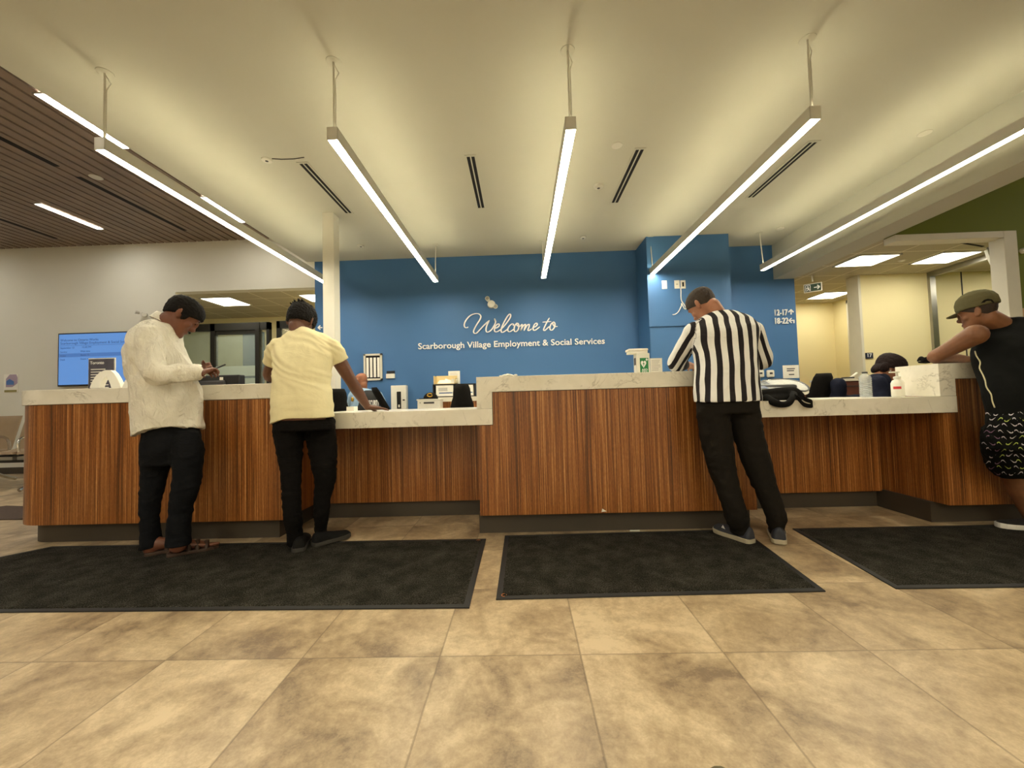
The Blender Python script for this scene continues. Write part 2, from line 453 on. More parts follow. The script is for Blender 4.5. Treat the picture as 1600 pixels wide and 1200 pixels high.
for x, y in ((-5.92, 2.2), (-5.92, -1), (-3.84, 1), (-3.84, -2), (-8, 3.6), (-8.9, 4.9), (-8, 0)):  # unseen slot lights, added to brighten the left wall
    troffer('slot_light', x - .05, x + .05, y, y + .8, HW, 'added unseen slot light in the slatted ceiling, brightening the left side', G, 'slot', .008, .01)
for x, y in ((7.0, 2.2),):  # added out of view to brighten the green wall
    troffer('slot_light', x - .06, x + .06, y, y + 1.2, HW, 'added slot light brightening the green wall, hidden behind the soffit', 'added fill lights before the green wall', 'slot', .008, .01)
# unseen pendant copies added behind the viewer for more light on the counter
for x in PX:
    for y in (-3.3,):
        q = dup(p0, (x, y, ZB), 'added unseen linear pendant behind the viewer, giving fill light')
M['wood_gap'] = M['slat_back']
for x, y0, y1 in ((-4.83, 3.3, 5.6), (-6.88, 3.3, 5.6)):
    pass

for x in (-2.2, 0, 2.2):  # unseen panels added as fill for the counter fronts and floor
    for y in (-.9, -2.2):
        troffer('ceiling_light', x - .15, x + .15, y - .6, y + .6, HC, 'added unseen fill light panel over the waiting area behind the viewer', 'added fill panels behind the viewer', 'fill_panel')
troffer('ceiling_light', 6.75, 7.3, 4.9, 5.4, 2.63, 'added unseen fill panel brightening the room behind the glass', G2)  # added out of view to brighten the cream wall behind the glass
# ceiling vents
vb = [(-1.93, 'slot air vent between the leftmost pendant and the white column'), (-.395, 'slot air vent left of the middle pendant'), (1.13, 'slot air vent right of the middle pendant'), (2.66, 'slot air vent beside the rightmost fully visible pendant, near the soffit')]
v0 = None
for x, lb in vb:
    if v0 is None:
        v0 = t = thing('air_vent', lb, 'air vent', (x, 4.0, HC - .006), 'slot air vents in the white ceiling')
        MB().box(x - .052, x - .036, 3.49, 4.5, HC - .006, HC).box(x + .036, x + .052, 3.49, 4.5, HC - .006, HC).box(x - .05, x + .05, 3.49, 3.51, HC - .006, HC).box(x - .05, x + .05, 4.48, 4.5, HC - .006, HC).box(x - .006, x + .006, 3.5, 4.5, HC - .006, HC).build('frame', M['ceiling'], t)
        MB().box(x - .036, x - .006, 3.51, 4.48, HC - .003, HC - .001).box(x + .006, x + .036, 3.51, 4.48, HC - .003, HC - .001).build('slot', M['void'], t)
    else: dup(v0, (x, 4.0, HC - .006), lb)
# small round ceiling devices
def disc(name, p, r, h, label, cat, group=None, inner=True):
    t = thing(name, label, cat, (p[0], p[1], HC - h), group)
    MB().lathe([(r * .7, -h), (r * .95, -h * .7), (r, -h * .1), (r, 0)], (p[0], p[1], HC), 28).build('cover', M['metal_white'], t, smooth=True)
    if inner: MB().lathe([(r * .2, -h - .004), (r * .3, -h - .002), (r * .3, -h + .004)], (p[0], p[1], HC), 16).build('sensor_eye', M['dark_grey'], t)
    return t
disc('ceiling_speaker', (-2.22, 3.44), .045, .012, 'small bright round ceiling fitting left of the leftmost slot air vent', 'ceiling fitting', inner=True)
disc('smoke_detector', (.873, 4.10), .05, .03, 'round white smoke detector between the middle pendant and a slot air vent', 'smoke detector')
disc('ceiling_sensor', (.908, 3.443), .048, .008, 'flat round white ceiling cover just ahead of the smoke detector', 'ceiling fitting', inner=False)
disc('ceiling_sensor', (-2.182, 5.446), .045, .015, 'small round ceiling fitting near the blue wall beside the second pendant', 'ceiling fitting')
disc('ceiling_sensor', (.92, 5.443), .045, .015, 'small round ceiling fitting by the blue wall right of the middle pendant', 'ceiling fitting')
disc('ceiling_sensor', (3.573, 5.387), .05, .01, 'round ceiling fitting beside the soffit at the blue wall', 'ceiling fitting', inner=False)
disc('ceiling_sensor', (3.572, 3.454), .05, .006, 'flat round ceiling cover near the soffit above the rightmost pendant', 'ceiling fitting', inner=False)
# curved cover edge by the left fitting: cable
pc = [atz(x, y, HC - .004) for x, y in ((425, 248), (440, 249), (458, 248.5), (475, 246))]
tag(MB().tube(pc, .004, 6).build('ceiling_cable', M['dark_grey']), 'thin dark cable lying on the ceiling beside the small round fitting', 'cable')
pd = atz(150, 277, HW)
t = thing('ceiling_speaker', 'small round white disc set in the slatted wood ceiling', 'ceiling fitting', (pd.x, pd.y, HW - .006))
MB().lathe([(.05, -.006), (.06, 0)], (pd.x, pd.y, HW), 24).build('cover', M['metal_white'], t)
for i, (x, y0, y1, lb) in enumerate(((-4.83, 3.2, 4.0, 'near black slot diffuser in the slatted ceiling'), (-4.83, 4.2, 5.6, 'longer black slot diffuser in the slatted ceiling right of the isolated slot light'), (-6.88, 4.9, 5.7, 'black slot diffuser in the slatted ceiling at the picture edge'))):
    tag(box('slot_diffuser', M['void'], x - .03, x + .03, y0, y1, HW - .003, HW + .001), lb, 'air vent')

# ------------------------------------------------------------------ mats
def floor_mat(poly, label, rings=()):
    t = thing('floor_mat', label, 'floor mat', (sum(p[0] for p in poly) / 4, sum(p[1] for p in poly) / 4, 0), 'charcoal floor mats in front of the counter')
    MB().prism(poly, .0005, .006, 'xy').build('rubber_border', M['rubber'], t)
    c = V((sum(p[0] for p in poly) / 4, sum(p[1] for p in poly) / 4))
    ins = []
    n = len(poly)
    for i in range(n):
        p = V(poly[i]); a = (V(poly[i - 1]) - p).normalized(); b = (V(poly[(i + 1) % n]) - p).normalized()
        ins.append(tuple(p + (a + b) * .028))
    g = MB(); N = 160
    # bumpy pile surface
    def bil(u, v): return V(ins[0]).lerp(V(ins[1]), u).lerp(V(ins[3]).lerp(V(ins[2]), u), v)
    NX, NY = 120, 70; vs = []; fs = []
    for j in range(NY + 1):
        for i in range(NX + 1):
            e = 1 if 0 < i < NX and 0 < j < NY else 0
            p = bil(i / NX, j / NY); q = .0022 if e == 0 else .009 + .002 * noise.noise(V((p.x * 60, p.y * 60, 1)))
            if not e: p = p + V((noise.noise(V((p.x * 90, p.y * 90, 3))), noise.noise(V((p.x * 90, p.y * 90, 8))))) * .004
            vs.append((p.x, p.y, q + (.004 if not e else 0)))
    for j in range(NY):
        for i in range(NX): fs.append([j * (NX + 1) + i, j * (NX + 1) + i + 1, (j + 1) * (NX + 1) + i + 1, (j + 1) * (NX + 1) + i])
    g.add(vs, fs).build('pile', M['mat'], t, smooth='all')
    return t
def ringmark(t, x, y):
    pts = [(x + .012 * math.cos(a), y + .012 * math.sin(a), .0075) for a in [i * 2 * PI * .8 / 12 for i in range(13)]]
    MB().tube(pts, .0016, 5).build('ring_emblem', M['orange'], t)
M['orange'] = flat('orange_mark', srgb(190, 110, 50), .6)
t1 = floor_mat([(-3.9, 1.862), (-.26, 1.812), (-.262, 2.69), (-3.268, 2.715)], 'long charcoal floor mat under the two men at the left counter')
ringmark(t1, -.31, 2.655)
t2 = floor_mat([(-.144, 1.882), (1.38, 1.906), (1.476, 2.773), (-.138, 2.744)], 'charcoal floor mat before the raised middle counter, orange ring in its near corner')
ringmark(t2, -.108, 1.915)
t3 = floor_mat([(1.71, 1.919), (3.9, 1.90), (3.9, 2.75), (1.805, 2.765)], 'charcoal floor mat under the man in shorts and cap')
M['brown_mat'] = flat('brown_mat_pile', srgb(66, 50, 40), .95, var=.2, scale=80)
tag(MB().prism([(-5.6, 3.45), (-4.0, 3.40), (-4.3, 3.78), (-5.2, 3.92)], .0005, .008, 'xy').build('floor_mat', M['brown_mat']), 'dark brown mat on the floor beyond the rounded counter end', 'floor mat')

# ------------------------------------------------------------------ counter
YF, YS = 2.75, 2.735
def arc(cx, cy, r, a0, a1, n): return [(cx + r * math.cos(a0 + (a1 - a0) * i / n), cy + r * math.sin(a0 + (a1 - a0) * i / n)) for i in range(n + 1)]
# left high block, rounded end
t = thing('reception_counter', 'raised left counter section with rounded end, striped wood front and quartz top', 'counter', (-2.7, 3.0, 0), 'counter sections of the reception desk')
def lblock(o, y0, xe, z0, z1, name, mat, bev=0, dd=.38):
    R = .25 + o
    poly = arc(-3.44, y0 + R, R, PI, 1.5 * PI, 14) + [(xe, y0), (xe, y0 + dd), (-3.44 + .36, y0 + dd), (-3.44 + .36, 5.2), (-3.44 - R, 5.2)]
    return MB().prism(poly, z0, z1, 'xy').build(name, mat, t, smooth=True, bevel=bev)
lblock(.015, YS, -1.565, .985, 1.09, 'quartz_top', M['quartz'], .003)
lblock(0, YF, -1.67, .14, .983, 'wood_front', M['wood'], dd=.54)
lblock(-.07, YF + .07, -1.74, 0, .14, 'toe_kick', M['toe'], dd=.47)
MB().box(-1.67, -1.565, YS, YS + .38, .871, .985).build('quartz_upstand', M['quartz'], t, bevel=.002)
# middle block
t = thing('reception_counter', 'raised middle counter section with striped wood front and stepped quartz surround', 'counter', (.63, 2.95, 0), 'counter sections of the reception desk')
MB().prism([(-.307, .871), (-.307, 1.09), (1.575, 1.09), (1.575, .871), (1.468, .871), (1.468, .985), (-.2, .985), (-.2, .871)], YS, YS + .36).build('quartz_top', M['quartz'], t, bevel=.002)
MB().prism([(-.303, .14), (1.57, .14), (1.57, .757), (1.465, .757), (1.465, .983), (-.197, .983), (-.197, .757), (-.303, .757)], YF, YF + .3).build('wood_front', M['wood'], t)
MB().box(-.318, 1.555, YF + .07, YF + .46, 0, .14).build('toe_kick', M['toe'], t)
# right block
t = thing('reception_counter', 'raised right counter section behind the man in the cap, quartz step and dark wood', 'counter', (3.6, 2.95, 0), 'counter sections of the reception desk')
MB().prism([(2.81, .871), (2.81, 1.09), (5.0, 1.09), (5.0, .985), (2.916, .985), (2.916, .871)], YS, YS + .31).build('quartz_top', M['quartz'], t, bevel=.002)
MB().prism([(2.835, .14), (5, .14), (5, .983), (2.92, .983), (2.92, .757), (2.835, .757)], YF, YF + .28).build('wood_front', M['wood'], t)
MB().box(2.81, 5.0, YF + .10, YF + .6, 0, .14).build('toe_kick', M['toe'], t)
# low sections
for x0, x1, nm in ((-1.67, -.2, 'low accessible counter section between the yellow shirt man and the middle block'), (1.468, 2.916, 'low accessible counter section holding the water bottle and black jacket')):
    t = thing('low_counter', nm, 'counter', ((x0 + x1) / 2, 3.0, 0), 'low accessible sections of the reception desk')
    lo = (x0, x1) if x0 < 0 else (x0 + .0, x1)
    z0, z1 = .76, .87
    MB().box(x0, x1, YS - .002, YS + .10, z0, z1).box(x0 + .11, x1 - .11, YS + .09, YS + .85, z1 - .04, z1 - .001).build('quartz_top', M['quartz'], t, bevel=.002)
    MB().box(x0 + (.02 if x0 > 0 else -.0), x1 - .1, 3.22, 3.3, .13, .84).build('knee_panel', M['wood'], t)
    MB().box(x0 + (.02 if x0 > 0 else -.07), x1 - .1, 3.27, 3.35, 0, .13).build('toe_kick', M['toe'], t)
    if x0 > 0:
        MB().box(2.835, 2.86, 3.031, 3.3, .14, .76).build('side_panel', M['wood'], t)
# ------------------------------------------------------------------ writing on the blue wall
yl = YW - .012
# script word, traced as strokes (wall-plane metres from photo positions)
def wpt(x, y, Y=yl): return at(710 + x / 9.412, 460 + y / 9.412, Y)
def smooth_pts(pts, n=7):
    out = []
    P = [pts[0]] + list(pts) + [pts[-1]]
    for i in range(1, len(P) - 2):
        a, b, c, d = (V(q) for q in P[i - 1:i + 3])
        for j in range(n):
            t = j / n
            out.append(.5 * ((2 * b) + (c - a) * t + (2 * a - 5 * b + 4 * c - d) * t * t + (3 * b - a - 3 * c + d) * t ** 3))
    out.append(V(P[-2])); return out
def stroke(mb, pts, w0=15, w1=None):
    pp = smooth_pts([(a, b, 0) for a, b in pts])
    n = len(pp); L = []; R = []
    for i, p in enumerate(pp):
        d = (pp[min(i + 1, n - 1)] - pp[max(i - 1, 0)]);
        if d.length < 1e-6: d = V((1, 0, 0))
        d.normalize(); nn = V((-d.y, d.x, 0))
        # thicker on down strokes like a brush pen
        w = w0 * (.62 + .55 * abs(d.y)) * (min(1, .45 + i / 5) * min(1, .45 + (n - 1 - i) / 5)) / 2
        L.append(p + nn * w); R.append(p - nn * w)
    rs = []
    for a, b in zip(L, R):
        A, B = wpt(a.x, a.y), wpt(b.x, b.y)
        A2, B2 = A + V((0, .01, 0)), B + V((0, .01, 0))
        rs.append([A, B, B2, A2])
    mb.rings(rs)
g = MB()
for st in (
    [(205, 478), (180, 490), (152, 480), (145, 440), (170, 380), (230, 315), (300, 285), (360, 288), (388, 320), (375, 370), (325, 450), (285, 530), (290, 568), (325, 570), (375, 520), (440, 450), (515, 380)],
    [(515, 380), (480, 450), (465, 510), (472, 548), (500, 552), (545, 520), (590, 450), (605, 400), (590, 352)],
    [(590, 352), (598, 385), (615, 402)],
    [(585, 500), (625, 490), (658, 462), (655, 435), (630, 440), (600, 475), (588, 520), (600, 548), (635, 545), (690, 510)],
    [(690, 510), (760, 430), (815, 350), (828, 305), (812, 290), (775, 330), (720, 430), (690, 505), (690, 550), (715, 556), (765, 525), (790, 500)],
    [(862, 462), (868, 440), (845, 435), (805, 470), (785, 515), (795, 545), (825, 545), (880, 505)],
    [(935, 425), (900, 440), (880, 490), (882, 535), (905, 548), (935, 520), (948, 470), (938, 430), (915, 425), (925, 460), (965, 472)],
    [(965, 472), (995, 440), (990, 480), (970, 540)], [(970, 540), (1010, 465), (1045, 440), (1040, 475), (1022, 535)],
    [(1022, 535), (1065, 460), (1098, 440), (1098, 475), (1082, 520), (1095, 532), (1140, 505)],
    [(1145, 490), (1190, 475), (1218, 445), (1208, 422), (1180, 440), (1158, 490), (1165, 525), (1195, 522), (1258, 475)],
    [(1398, 345), (1365, 400), (1325, 480), (1312, 520), (1330, 530), (1375, 490), (1400, 470)],
    [(1295, 408), (1350, 404), (1425, 398)],
    [(1470, 408), (1430, 425), (1405, 480), (1412, 520), (1440, 522), (1472, 480), (1478, 430), (1460, 405), (1445, 425), (1470, 468), (1520, 472)],
): stroke(g, st, 17)
o = g.build('welcome_lettering', M['letter']); tag(o, 'white brush script lettering reading Welcome to on the blue wall', 'lettering')
o.location.y = yl - .0
a, b = at(653.5, 545.6, yl), at(945, 537, yl)
src = text_mesh('word', 'Scarborough Village Employment & Social Services', .13, M['letter'], (0, 0, 0), extrude=.005, bold=.0016)
t = thing('wall_lettering', 'white sans lettering naming the village employment and social services office', 'lettering', tuple(a))
bm = bmesh.new(); bm.from_mesh(src.data); bpy.data.objects.remove(src)
isl = []; seen = set()
for v0_ in bm.verts:
    if v0_.index in seen: continue
    st_ = [v0_]; comp = []; seen.add(v0_.index)
    while st_:
        v_ = st_.pop(); comp.append(v_)
        for e_ in v_.link_edges:
            o_ = e_.other_vert(v_)
            if o_.index not in seen: seen.add(o_.index); st_.append(o_)
    isl.append((min(v.co.x for v in comp), max(v.co.x for v in comp), comp))
isl.sort(key=lambda q: q[0]); W0 = isl[0][0]; W1 = max(q[1] for q in isl); words = []
for x0_, x1_, comp in isl:
    if words and x0_ - words[-1][0] < .022: words[-1][0] = max(words[-1][0], x1_); words[-1][1] += comp
    else: words.append([x1_, list(comp)])
for _, comp in words:
    ids = {v.index: n_ for n_, v in enumerate(comp)}; g = MB()
    A_ = [a + (b - a) * ((v.co.x - W0) / (W1 - W0)) + V((0, v.co.y, v.co.z)) for v in comp]
    fs_ = {f.index: [ids[v.index] for v in f.verts] for v in comp for f in v.link_faces}
    g.add(A_, list(fs_.values())); g.build('word', M['letter'], t)
bm.free()
def lettering(txt, px, py, px2, h, label):
    A, B = at(px, py, yl), at(px2, py, yl)
    o = text_mesh('wall_lettering', txt, h, M['letter'], A, extrude=.008, bold=.0015)
    o.scale = ((B.x - A.x) / o.dimensions.x, 1, 1); return tag(o, label, 'lettering')
lettering('12-17', 1209, 493, 1229, .125, 'white raised numbers 12-17 on the blue wall by the office opening')
lettering('18-22', 1209.5, 506, 1230, .125, 'white raised numbers 18-22 on the blue wall, under the 12-17')
def arrow(pts_list, label, wd=.8):
    g = MB()
    for pts in pts_list:
        for (x0, y0), (x1, y1) in zip(pts, pts[1:]):
            A, B = at(x0, y0, yl), at(x1, y1, yl); d = (B - A).normalized(); nn = V((-d.z, 0, d.x)) * wd * .0097
            A -= d * .003; B += d * .003
            g.add([A + nn, A - nn, B - nn, B + nn] + [p + V((0, .008, 0)) for p in (A + nn, A - nn, B - nn, B + nn)], [[0, 1, 2, 3], [7, 6, 5, 4], [0, 4, 5, 1], [1, 5, 6, 2], [2, 6, 7, 3], [3, 7, 4, 0]])
    return tag(g.build('arrow_sign', M['letter']), label, 'arrow')
arrow([[(1236.3, 491), (1236.3, 484)], [(1232.5, 487.5), (1236.2, 483.7), (1239.8, 487.5)]], 'white straight-up arrow beside the 12-17 numbers')
arrow([[(1240.8, 504.5), (1240.8, 500.3), (1233.5, 500.8)], [(1236.8, 497.2), (1233.2, 500.8), (1237, 504.2)]], 'white bent arrow pointing left beside the 18-22 numbers')
arrow([[(503, 511.8), (497, 511.8)], [(500, 508.8), (496.8, 511.8), (500, 514.8)]], 'white arrow on the narrow blue strip left of the white column')

# ------------------------------------------------------------------ things on the blue wall
c = at(768, 476, YW)
t = thing('emergency_light', 'white round twin-head emergency light on the blue wall above the script lettering', 'emergency light', (c.x, YW - .1, c.z - .09))
MB().cyl((c.x, YW, c.z), (c.x, YW - .05, c.z), .062, .055, 24).build('base', M['white_plastic'], t, smooth=True)
for dx, dz in ((-.045, .06), (.055, -.045)):
    MB().cyl((c.x + dx, YW - .05, c.z + dz), (c.x + dx * 1.2, YW - .11, c.z + dz * 1.2), .028, .034, 18).build('lamp_head', M['white_plastic'], t, smooth=True)
    MB().cyl((c.x + dx * 1.2, YW - .11, c.z + dz * 1.2), (c.x + dx * 1.22, YW - .114, c.z + dz * 1.22), .026, .026, 18).build('lens', M['alu'], t)
# framed tag board
a, b = at(569, 553.5, YW), at(598, 594, YW)
t = thing('key_board', 'white framed board with four white strips on black, on the blue wall', 'notice board', ((a.x + b.x) / 2, YW - .03, b.z))
fw = .028
MB().box(a.x, b.x, YW - .03, YW, b.z, b.z + fw).box(a.x, b.x, YW - .03, YW, a.z - fw, a.z).box(a.x, a.x + fw, YW - .03, YW, b.z, a.z).box(b.x - fw, b.x, YW - .03, YW, b.z, a.z).build('frame', M['trim'], t)
MB().box(a.x + fw, b.x - fw, YW - .014, YW - .002, b.z + fw, a.z - fw).build('backing', M['void'], t)
n = 4; w_ = (b.x - a.x - 2 * fw) / n
for i in range(n):
    x = a.x + fw + w_ * (i + .5)
    MB().box(x - w_ * .32, x + w_ * .32, YW - .02, YW - .015, b.z + fw + .02, a.z - fw - .03).build('name_strip', M['paper'], t)
a, b = at(604, 580, YW), at(617.5, 591, YW)
t = thing('thermostat', 'small white wall controller with black top beside the framed strip board', 'thermostat', ((a.x + b.x) / 2, YW - .03, b.z))
zm = b.z + (a.z - b.z) * .62
MB().box(a.x, b.x, YW - .03, YW, b.z, zm).build('body', M['white_plastic'], t, bevel=.003)
MB().box(a.x + .01, b.x - .004, YW - .028, YW, zm, a.z).build('display', M['black_plastic'], t)
# pillar board with plates
YP = 5.5
pb = MB().box(1.79, 2.80, YP - .02, YP, 1.874, 2.64)
tag(pb.build('mounting_board', M['blue'], bevel=.002), 'blue painted mounting board on the front of the blue pillar', 'board')
def plate(px, py, w, h, label, kind):
    c = at(px, py, YP - .02)
    t = thing('wall_plate', label, 'wall plate', (c.x, YP - .027, c.z - h / 2), 'white wall plates on the blue pillar')
    MB().box(c.x - w / 2, c.x + w / 2, YP - .026, YP - .02, c.z - h / 2, c.z + h / 2).build('cover', M['white_plastic'], t, bevel=.002)
    if kind == 1: MB().box(c.x - .014, c.x + .014, YP - .029, YP - .026, c.z - .004, c.z + .008).build('socket', M['alu'], t)
    if kind == 2: MB().box(c.x - .012, c.x + .012, YP - .029, YP - .026, c.z - .03, c.z + .03).build('socket', M['void'], t)
    return c
plate(1038, 445, .07, .115, 'blank white wall plate, leftmost on the blue pillar', 0)
plate(1057.6, 444.5, .07, .115, 'white wall plate with a small grey jack in the middle of the blue pillar plates', 1)
c = plate(1067, 444.5, .07, .115, 'white wall plate with black slot on the blue pillar', 2)
cp = [(1063.5, 449), (1064, 455), (1064, 463), (1065, 470), (1069, 476), (1072, 482), (1069, 482), (1065, 474), (1064.5, 478), (1060, 487), (1055, 491), (1051, 491.5)]
tag(MB().tube(smooth_pts([tuple(at(x, y, YP - .035)) for x, y in cp], 5), .006, 6).build('loose_cable', M['white_plastic']), 'pale cable dangling in a loop below the pillar wall plates', 'cable')
for px, lb in ((1186.5, 'white rounded wall box with brass keyhole, nearer the striped shirt'), (1202.3, 'white rounded wall box with brass keyhole, nearer the paper notice')):
    c = at(px, 584, YW)
    t = thing('wall_button', lb, 'wall button', (c.x, YW - .04, c.z - .055), 'white wall boxes low on the blue wall')
    MB().box(c.x - .055, c.x + .055, YW - .04, YW, c.z - .055, c.z + .055).build('body', M['white_plastic'], t, bevel=.018)
    MB().box(c.x - .02, c.x + .02, YW - .045, YW - .04, c.z - .008, c.z + .018).build('badge', M['brass'] if 'brass' in M else M['ink'], t)
def paper_lines(mb, x0, x1, z0, z1, y, rows, ind=.1, th=.35):
    random.seed(int(abs(x0) * 1000))
    h = (z1 - z0) / rows
    for i in range(rows):
        a_ = x0 + (x1 - x0) * ind; b_ = x0 + (x1 - x0) * random.uniform(.6, .92)
        zc = z1 - (i + .5) * h
        mb.box(a_, b_, y - .0006, y, zc - h * th / 2, zc + h * th / 2)
    return mb
a, b = at(1222.5, 571, YW), at(1248.5, 590.5, YW)
t = thing('paper_notice', 'white landscape paper notice taped low on the blue wall by the office opening', 'notice', ((a.x + b.x) / 2, YW - .004, b.z))
MB().box(a.x, b.x, YW - .004, YW - .002, b.z, a.z).build('sheet', M['paper'], t)
g = MB(); hh = a.z - b.z
paper_lines(g, a.x + .05, b.x - .03, b.z + hh * .5, b.z + hh * .8, YW - .004, 2, .05, .5); paper_lines(g, a.x + .08, b.x - .06, b.z + hh * .2, b.z + hh * .36, YW - .004, 1, .05, .5)
g.build('text_lines', M['ink'], t)

# ------------------------------------------------------------------ office side
c = at(1270, 450, 5.9)
t = thing('exit_sign', 'green running-man exit sign with white arrow hanging from the office ceiling', 'exit sign', (c.x, c.y, c.z - .1))
R = Matrix.Translation(c) @ Matrix.Rotation(math.radians(-38), 4, 'Z') @ Matrix.Diagonal((.72, .72, .72, 1))
MB().box(-.15, .15, -.028, .028, -.085, .09, mat=R).build('housing', M['white_plastic'], t, bevel=.004)
MB().box(-.135, .135, -.032, -.028, -.07, .075, mat=R).build('green_face', flat('exit_green', srgb(28, 58, 36), .4), t)
g = MB()
def seg(g, x0, z0, x1, z1, w, y=-.034):
    d = V((x1 - x0, 0, z1 - z0)).normalized(); n_ = V((-d.z, 0, d.x)) * w
    A, B = V((x0, y, z0)), V((x1, y, z1))
    g.add([R @ p for p in (A + n_, A - n_, B - n_, B + n_)], [[0, 1, 2, 3]])
for s_ in ((.02, 0, .11, 0, .01), (.075, .04, .112, 0, .01), (.075, -.04, .112, 0, .01), (-.115, -.06, -.115, .06, .005), (-.115, .06, -.04, .06, .005), (-.04, .06, -.04, -.06, .005),
           (-.085, .02, -.07, -.015, .011), (-.07, -.015, -.095, -.05, .008), (-.07, -.015, -.05, -.05, .008), (-.08, .015, -.055, .0, .006), (-.088, .015, -.105, -.01, .006)): seg(g, *s_)
g.add([R @ V((-.078 + .011 * math.cos(i * PI / 5), -.034, .036 + .011 * math.sin(i * PI / 5))) for i in range(10)], [list(range(10))])
g.build('pictogram', M['letter'], t)
MB().cyl(c + V((0, 0, .09)), V((c.x, c.y, 2.63)), .012, n=8).build('mount', M['white_plastic'], t)
a, b = at(1352, 551.5, 5.965), at(1364, 560, 5.965)
t = thing('room_number_sign', 'small navy plate with white number 17 on the cream wall', 'number plate', ((a.x + b.x) / 2, 5.96, b.z))
MB().box(a.x, b.x, 5.958, 5.97, b.z, a.z).build('plate', M['navy'], t)
text_mesh('number', '17', .075, M['letter'], ((a.x + b.x) / 2 - .005, 5.956, b.z + .022), t, extrude=.001, bold=.002, align='CENTER')
c = at(1407, 406, 5.3); cz = 2.63
t = thing('ceiling_sensor', 'tiny white ceiling disc between the two office ceiling panels', 'ceiling fitting', (5.12, 5.35, cz - .012))
MB().lathe([(.03, -.012), (.045, 0)], (5.12, 5.35, cz), 20).build('cover', M['metal_white'], t)
for x0, x1, y0, y1, lb in ((4.95, 5.7, 4.78, 4.80, 'black slot diffuser in the office ceiling near the opening header'), (5.55, 5.95, 6.6, 6.62, 'black slot diffuser in the office ceiling behind the cream wall')):
    g = MB(); Rz = Matrix.Translation(((x0 + x1) / 2, y0, 2.626)) @ Matrix.Rotation(.35 if y0 < 5 else .5, 4, 'Z')
    g.box(-(x1 - x0) / 2, (x1 - x0) / 2, -.012, .012, -.002, .002, mat=Rz); tag(g.build('slot_diffuser', M['void']), lb, 'air vent')
# tilted white screen by the jamb
pq = [at(x, y, 4.95) for x, y in ((1540, 391), (1545, 388), (1552, 395), (1562, 411), (1572, 427), (1582, 445), (1582, 462), (1571, 446), (1560, 430), (1550, 414), (1543, 400))]
t = thing('tilted_screen', 'white curved panel with dark edge tilted inside the green wall opening', 'screen', tuple(pq[0]))
MB().prism([(p.x, p.z) for p in pq], 4.93, 4.97).build('shell', M['white_plastic'], t, bevel=.006)
MB().tube([at(x, y, 4.925) for x, y in ((1546, 388), (1553, 394.5), (1563, 410.5), (1573, 427), (1583, 445))], .011, 8).build('dark_edge', M['black_plastic'], t)
MB().cyl(pq[1] + V((0, 0, -.01)), V((pq[1].x, 4.95, 2.63)), .02, n=10).build('mount', M['alu'], t)
# green wall pieces
c = at(1596.5, 392.5, 4.4)
tag(MB().cyl((c.x, 4.4, c.z), (c.x, 4.36, c.z), .03, .03, 20).build('wall_alarm', M['white_plastic'], smooth=True), 'small round white device on the green wall at the picture edge', 'alarm')
a, b = at(1590, 482, 4.4), at(1612, 497, 4.4)
M['tan'] = flat('tan_plastic', srgb(190, 150, 110), .6)
tag(box('wall_poster', M['tan'], a.x, b.x, 4.39, 4.399, b.z, a.z), 'tan card on the green wall just above the dark tank top shoulder', 'poster')
# wall left pieces
a, b = at(93.3, 521.5, 5.95), at(96.5, 604, 5.95)
tw = 1.45; x0 = a.x; z1 = a.z; z0 = b.z
t = thing('television', 'large flat television showing a pale blue schedule screen on the white wall', 'television', (x0 + tw / 2, 5.92, z0))
MB().box(x0, x0 + tw, 5.93, 5.985, z0, z1).build('casing', M['black_plastic'], t, bevel=.003)
M['screen'] = emis('lit_blue_screen', srgb(96, 148, 214), .50); M['screen'].node_tree.nodes['Principled BSDF'].inputs['Base Color'].default_value = (.02, .02, .03, 1)
M['screen_dark'] = emis('lit_dark_blue_text', srgb(40, 74, 130), .4); M['screen_band'] = emis('lit_blue_band', srgb(76, 124, 190), .46)
for k_ in ('screen_dark', 'screen_band'): M[k_].node_tree.nodes['Principled BSDF'].inputs['Base Color'].default_value = (.02, .02, .03, 1)
MB().box(x0 + .018, x0 + tw - .018, 5.927, 5.93, z0 + .022, z1 - .018).build('screen', M['screen'], t)
H_ = z1 - z0
MB().box(x0 + .02, x0 + tw - .02, 5.9262, 5.927, z1 - H_ * .455, z1 - H_ * .385).build('highlight_band', M['screen_band'], t)
for txt, fz, dx, sz in (('Welcome to Ontario Works', .155, .04, .052), ('Scarborough Village Employment & Social Services', .215, .04, .056), ('September 13', .295, .04, .04), ('12:30 PM', .29, .38, .04), ('Service', .37, .04, .038), ('Wait time', .365, .36, .038),
                        ('Intake', .44, .04, .038), ('Room 12', .435, .36, .038), ('Desk', .515, .04, .038), ('Room 17', .51, .36, .038)):
    text_mesh('screen_text', txt, sz, M['screen_dark'], (x0 + dx, 5.926, z1 - H_ * fz), t, extrude=.0004, sx=.98)
MB().box(x0 + .03, x0 + 1.3, 5.9262, 5.927, z1 - H_ * .242, z1 - H_ * .237).build('divider_line', M['screen_dark'], t)
